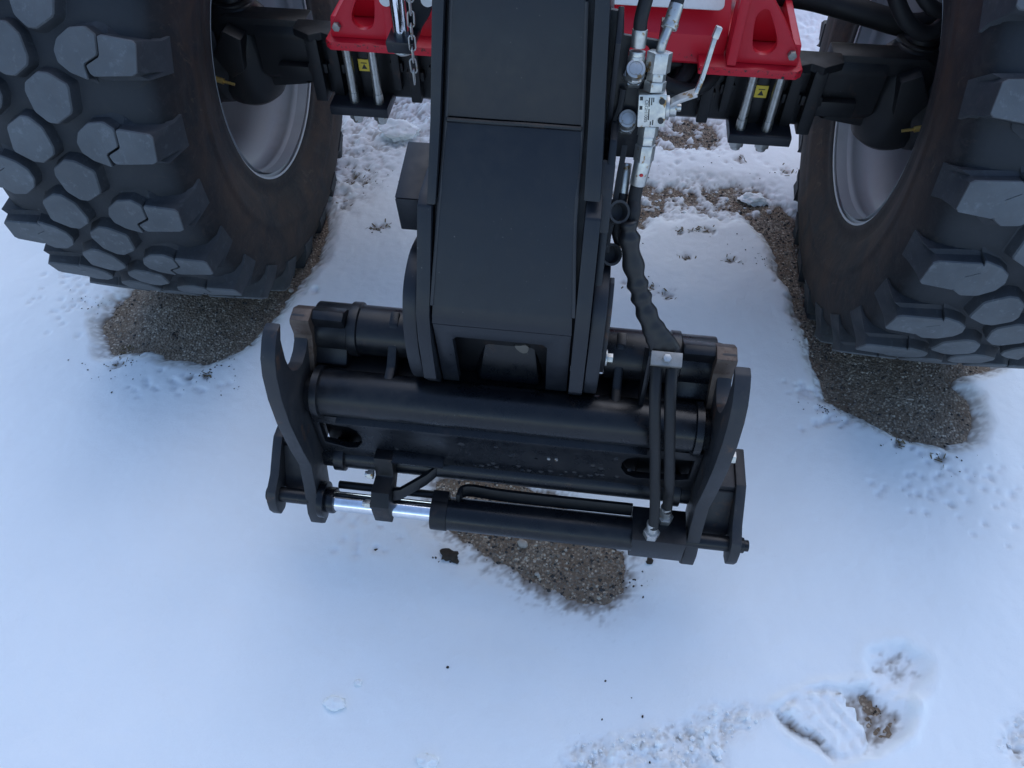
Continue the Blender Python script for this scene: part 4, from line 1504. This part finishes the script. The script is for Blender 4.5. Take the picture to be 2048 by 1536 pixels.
# ------------------------------------------------------------------ loose bits on the ground
def lump(r, sq, seed, sub=2, rough=.35):
    bm_ = B()
    bmesh.ops.create_icosphere(bm_, subdivisions=sub, radius=1.0)
    for v_ in bm_.verts:
        n_ = mnoise.noise(v_.co * 1.6 + Vector((seed * 7.1, 0, 0))) * rough + mnoise.noise(v_.co * 4 + Vector((0, seed * 3.3, 0))) * rough * .5
        v_.co = v_.co * (1 + n_)
        v_.co.x *= r * sq[0]
        v_.co.y *= r * sq[1]
        v_.co.z *= r * sq[2]
    return bm_

def place(name, x, y, r, sq, seed, mat, label, cat, group=None, sub=2, rough=.35, sink=.35, ang=60):
    bm_ = lump(r, sq, seed, sub, rough)
    zz = max(0.0, zat(x, y))
    bmesh.ops.translate(bm_, verts=bm_.verts[:], vec=Vector((x, y, zz + r * sq[2] * (1 - sink))))
    o = obj(name, bm_, mat, None, label=label, ang=ang)
    o['category'] = cat
    if group:
        o['group'] = group
    return o
place('stone', .021, -.991, .011, (1, .9, .8), 1, M['pebble'], 'pale round stone on bare asphalt just under the locking cylinder', 'stone', 'loose stones')
place('stone', -.751, -.262, .009, (1, .8, .7), 2, M['pebble'], 'pale pebble beside the inner edge of the left tyre', 'stone', 'loose stones')
place('stone', .062, -1.060, .006, (1, .8, .7), 9, M['pebble'], 'small pale pebble near the front edge of the middle bare patch', 'stone', 'loose stones')
place('dirt_clod', -.139, -1.048, .016, (1.2, .9, .55), 3, M['dirt'], 'dark crumbly dirt clod on snow left of the middle bare patch', 'dirt clod', 'dirt clods on the snow', 3, .7)
place('dirt_clod', .309, -1.004, .0075, (1, 1, .6), 4, M['dirt'], 'small dark dirt clod on snow below the cylinder port block', 'dirt clod', 'dirt clods on the snow', 2, .6)
place('dirt_clod', -.308, -1.053, .0065, (1.6, .8, .5), 5, M['dirt'], 'flat brown dirt clod on snow under the chrome rod', 'dirt clod', 'dirt clods on the snow', 2, .6)
place('dirt_clod', -.099, -1.294, .0032, (1, .8, .6), 6, M['dirt'], 'tiny dark dirt crumb alone on open snow in front of the coupler', 'dirt clod', 'dirt clods on the snow', 2, .5)
place('snow_lump', -.309, -1.392, .018, (1.2, .8, .6), 7, M['snow'], 'largest loose snow lump on smooth snow at lower left', 'snow lump', 'loose snow lumps', 3, .45)
place('snow_lump', -.273, -1.348, .008, (1, .9, .7), 8, M['snow'], 'small round snow lump just behind the largest one', 'snow lump', 'loose snow lumps', 3, .4)
place('snow_lump', -.104, -1.475, .016, (1.3, .8, .6), 10, M['snow'], 'snow lump at the very bottom edge left of the trampled track', 'snow lump', 'loose snow lumps', 3, .5)
place('snow_lump', .44, -1.385, .012, (1, .9, .8), 12, M['snow'], 'snow lump between the trampled track and the boot print', 'snow lump', 'loose snow lumps', 3, .5)
place('snow_lump', -.590, .520, .050, (1.2, .9, .55), 13, M['snow'], 'big crusted snow lump on rough snow behind the left tyre', 'snow lump', 'loose snow lumps', 4, .5)
place('snow_lump', .630, .325, .032, (1.3, .8, .5), 14, M['snow'], 'bright crusted snow lump on the dirt beside the right tyre', 'snow lump', 'loose snow lumps', 4, .6)

def scatter_mesh(name, items, mat, verts0, faces0, kind='stuff'):
    V, Fc = [], []
    for (x, y, zz, sx, sy, sz, a_) in items:
        ca, sa = math.cos(a_), math.sin(a_)
        n0 = len(V)
        for (u, v, w_) in verts0:
            j = .75 + .5 * random.random()
            V.append((x + (u * sx * ca - v * sy * sa) * j, y + (u * sx * sa + v * sy * ca) * j, zz + w_ * sz * j))
        Fc += [tuple(n0 + i for i in f) for f in faces0]
    me_ = bpy.data.meshes.new(name)
    me_.from_pydata(V, [], Fc)
    me_.materials.append(mat)
    return link(name, me_, kind=kind)
octv = [(1, 0, 0), (.3, .95, 0), (-.8, .6, 0), (-.8, -.6, 0), (.3, -.95, 0), (0.1, .1, 1), (0, 0, -1)]
octf = [(0, 1, 5), (1, 2, 5), (2, 3, 5), (3, 4, 5), (4, 0, 5), (1, 0, 6), (2, 1, 6), (3, 2, 6), (4, 3, 6), (0, 4, 6)]
def scatter_in(poly, n, smin, smax, lift=.0):
    xs = [p[0] for p in poly]
    ys = [p[1] for p in poly]
    out = []
    Pn = np.stack([rng.uniform(min(xs), max(xs), n * 3), rng.uniform(min(ys), max(ys), n * 3)], 1)
    ok = inside(poly, Pn[:, 0], Pn[:, 1])
    for (x, y) in Pn[ok][:n]:
        if zat(x, y) > 0.003:
            continue
        s_ = smin + (smax - smin) * rng.random() ** 4
        out.append((x, y, s_ * .15, s_, s_ * rng.uniform(.6, 1), s_ * .7, rng.uniform(0, 6.28)))
    return out
# loose aggregate on the bare patches, three stone colours
M['grit1'] = flat('grit_grey', (0.22, 0.185, 0.145), 0.75)
M['grit2'] = flat('grit_pale', (0.48, 0.42, 0.33), 0.65)
M['grit3'] = flat('grit_dark', (0.035, 0.031, 0.028), 0.6)
for nm, mt_, cnt in (('gravel', M['grit1'], 1500), ('gravel', M['grit2'], 420), ('gravel', M['grit3'], 900)):
    it = []
    for poly in (PL, PR, PC, STR):
        it += scatter_in(poly, cnt, .0012, .0052)
    for poly in (BAND, BAND2, ROUGH):
        it += scatter_in(poly, cnt // 2, .0015, .007)
    scatter_mesh(nm, it, mt_, octv, octf)
# soil crumbs thrown over the snow around the bare patches
it = []
for cx, cy, n, sp in ((.76, -.52, 40, .03), (.90, -.60, 24, .04), (1.02, -.65, 12, .05), (-1.12, -.60, 40, .06), (-.85, -.60, 40, .06), (-.15, -1.05, 14, .025), (.27, -1.05, 18, .03), (-1.28, -.40, 45, .05), (.3, -.15, 8, .04), (.45, .12, 10, .10), (-.65, .27, 60, .08), (-.56, .02, 14, .02), (.55, .45, 30, .15), (.72, -.3, 14, .03), (.64, .02, 30, .04), (.765, -1.27, 8, .012), (.30, -1.38, 8, .09)):
    for _ in range(n):
        x, y = cx + rng.normal() * sp, cy + rng.normal() * sp * .6
        s_ = rng.uniform(.0008, .0034)
        it.append((x, y, max(0, zat(x, y)) + s_ * .3, s_, s_ * .7, s_ * .6, rng.uniform(0, 6.28)))
scatter_mesh('soil_crumbs', it, M['dirt'], octv, octf)
# crumbs of broken snow on the trampled track and rough zones
it = []
for poly, n in ((TRACK, 420), (TRACK2, 200), (ROUGH, 160), (BAND, 120)):
    xs = [p[0] for p in poly]
    ys = [p[1] for p in poly]
    Pn = np.stack([rng.uniform(min(xs), max(xs), n * 3), rng.uniform(min(ys), max(ys), n * 3)], 1)
    for (x, y) in Pn[inside(poly, Pn[:, 0], Pn[:, 1])][:n]:
        s_ = .0015 + .006 * rng.random() ** 3
        it.append((x, y, max(0, zat(x, y)) + s_ * .2, s_, s_ * rng.uniform(.6, 1), s_ * .7, rng.uniform(0, 6.28)))
scatter_mesh('snow_crumbs', it, M['snow'], octv, octf)
# dead grass and leaf scraps melted into the snow
V, Fc = [], []
for tx, ty, tr in TUFTS:
    if tr < .014:
        continue
    for _ in range(9):
        a_ = rng.uniform(0, 6.28)
        x, y = tx + rng.normal() * tr * .6, ty + rng.normal() * tr * .4
        l_ = rng.uniform(.006, .018)
        wd_ = rng.uniform(.0007, .002)
        zz = max(0, zat(x, y)) + .001
        dx, dy = math.cos(a_) * l_, math.sin(a_) * l_
        ex, ey = -math.sin(a_) * wd_, math.cos(a_) * wd_
        n0 = len(V)
        V += [(x - ex, y - ey, zz), (x + ex, y + ey, zz), (x + dx + ex, y + dy + ey, zz + rng.uniform(0, .006)), (x + dx - ex, y + dy - ey, zz + rng.uniform(0, .006)), (x, y, zz + .0016)]
        Fc += [(n0, n0 + 1, n0 + 2, n0 + 3), (n0, n0 + 4, n0 + 1)]
me = bpy.data.meshes.new('dead_grass')
me.from_pydata(V, [], Fc)
me.materials.append(M['leaf'])
link('dead_grass', me, kind='stuff')
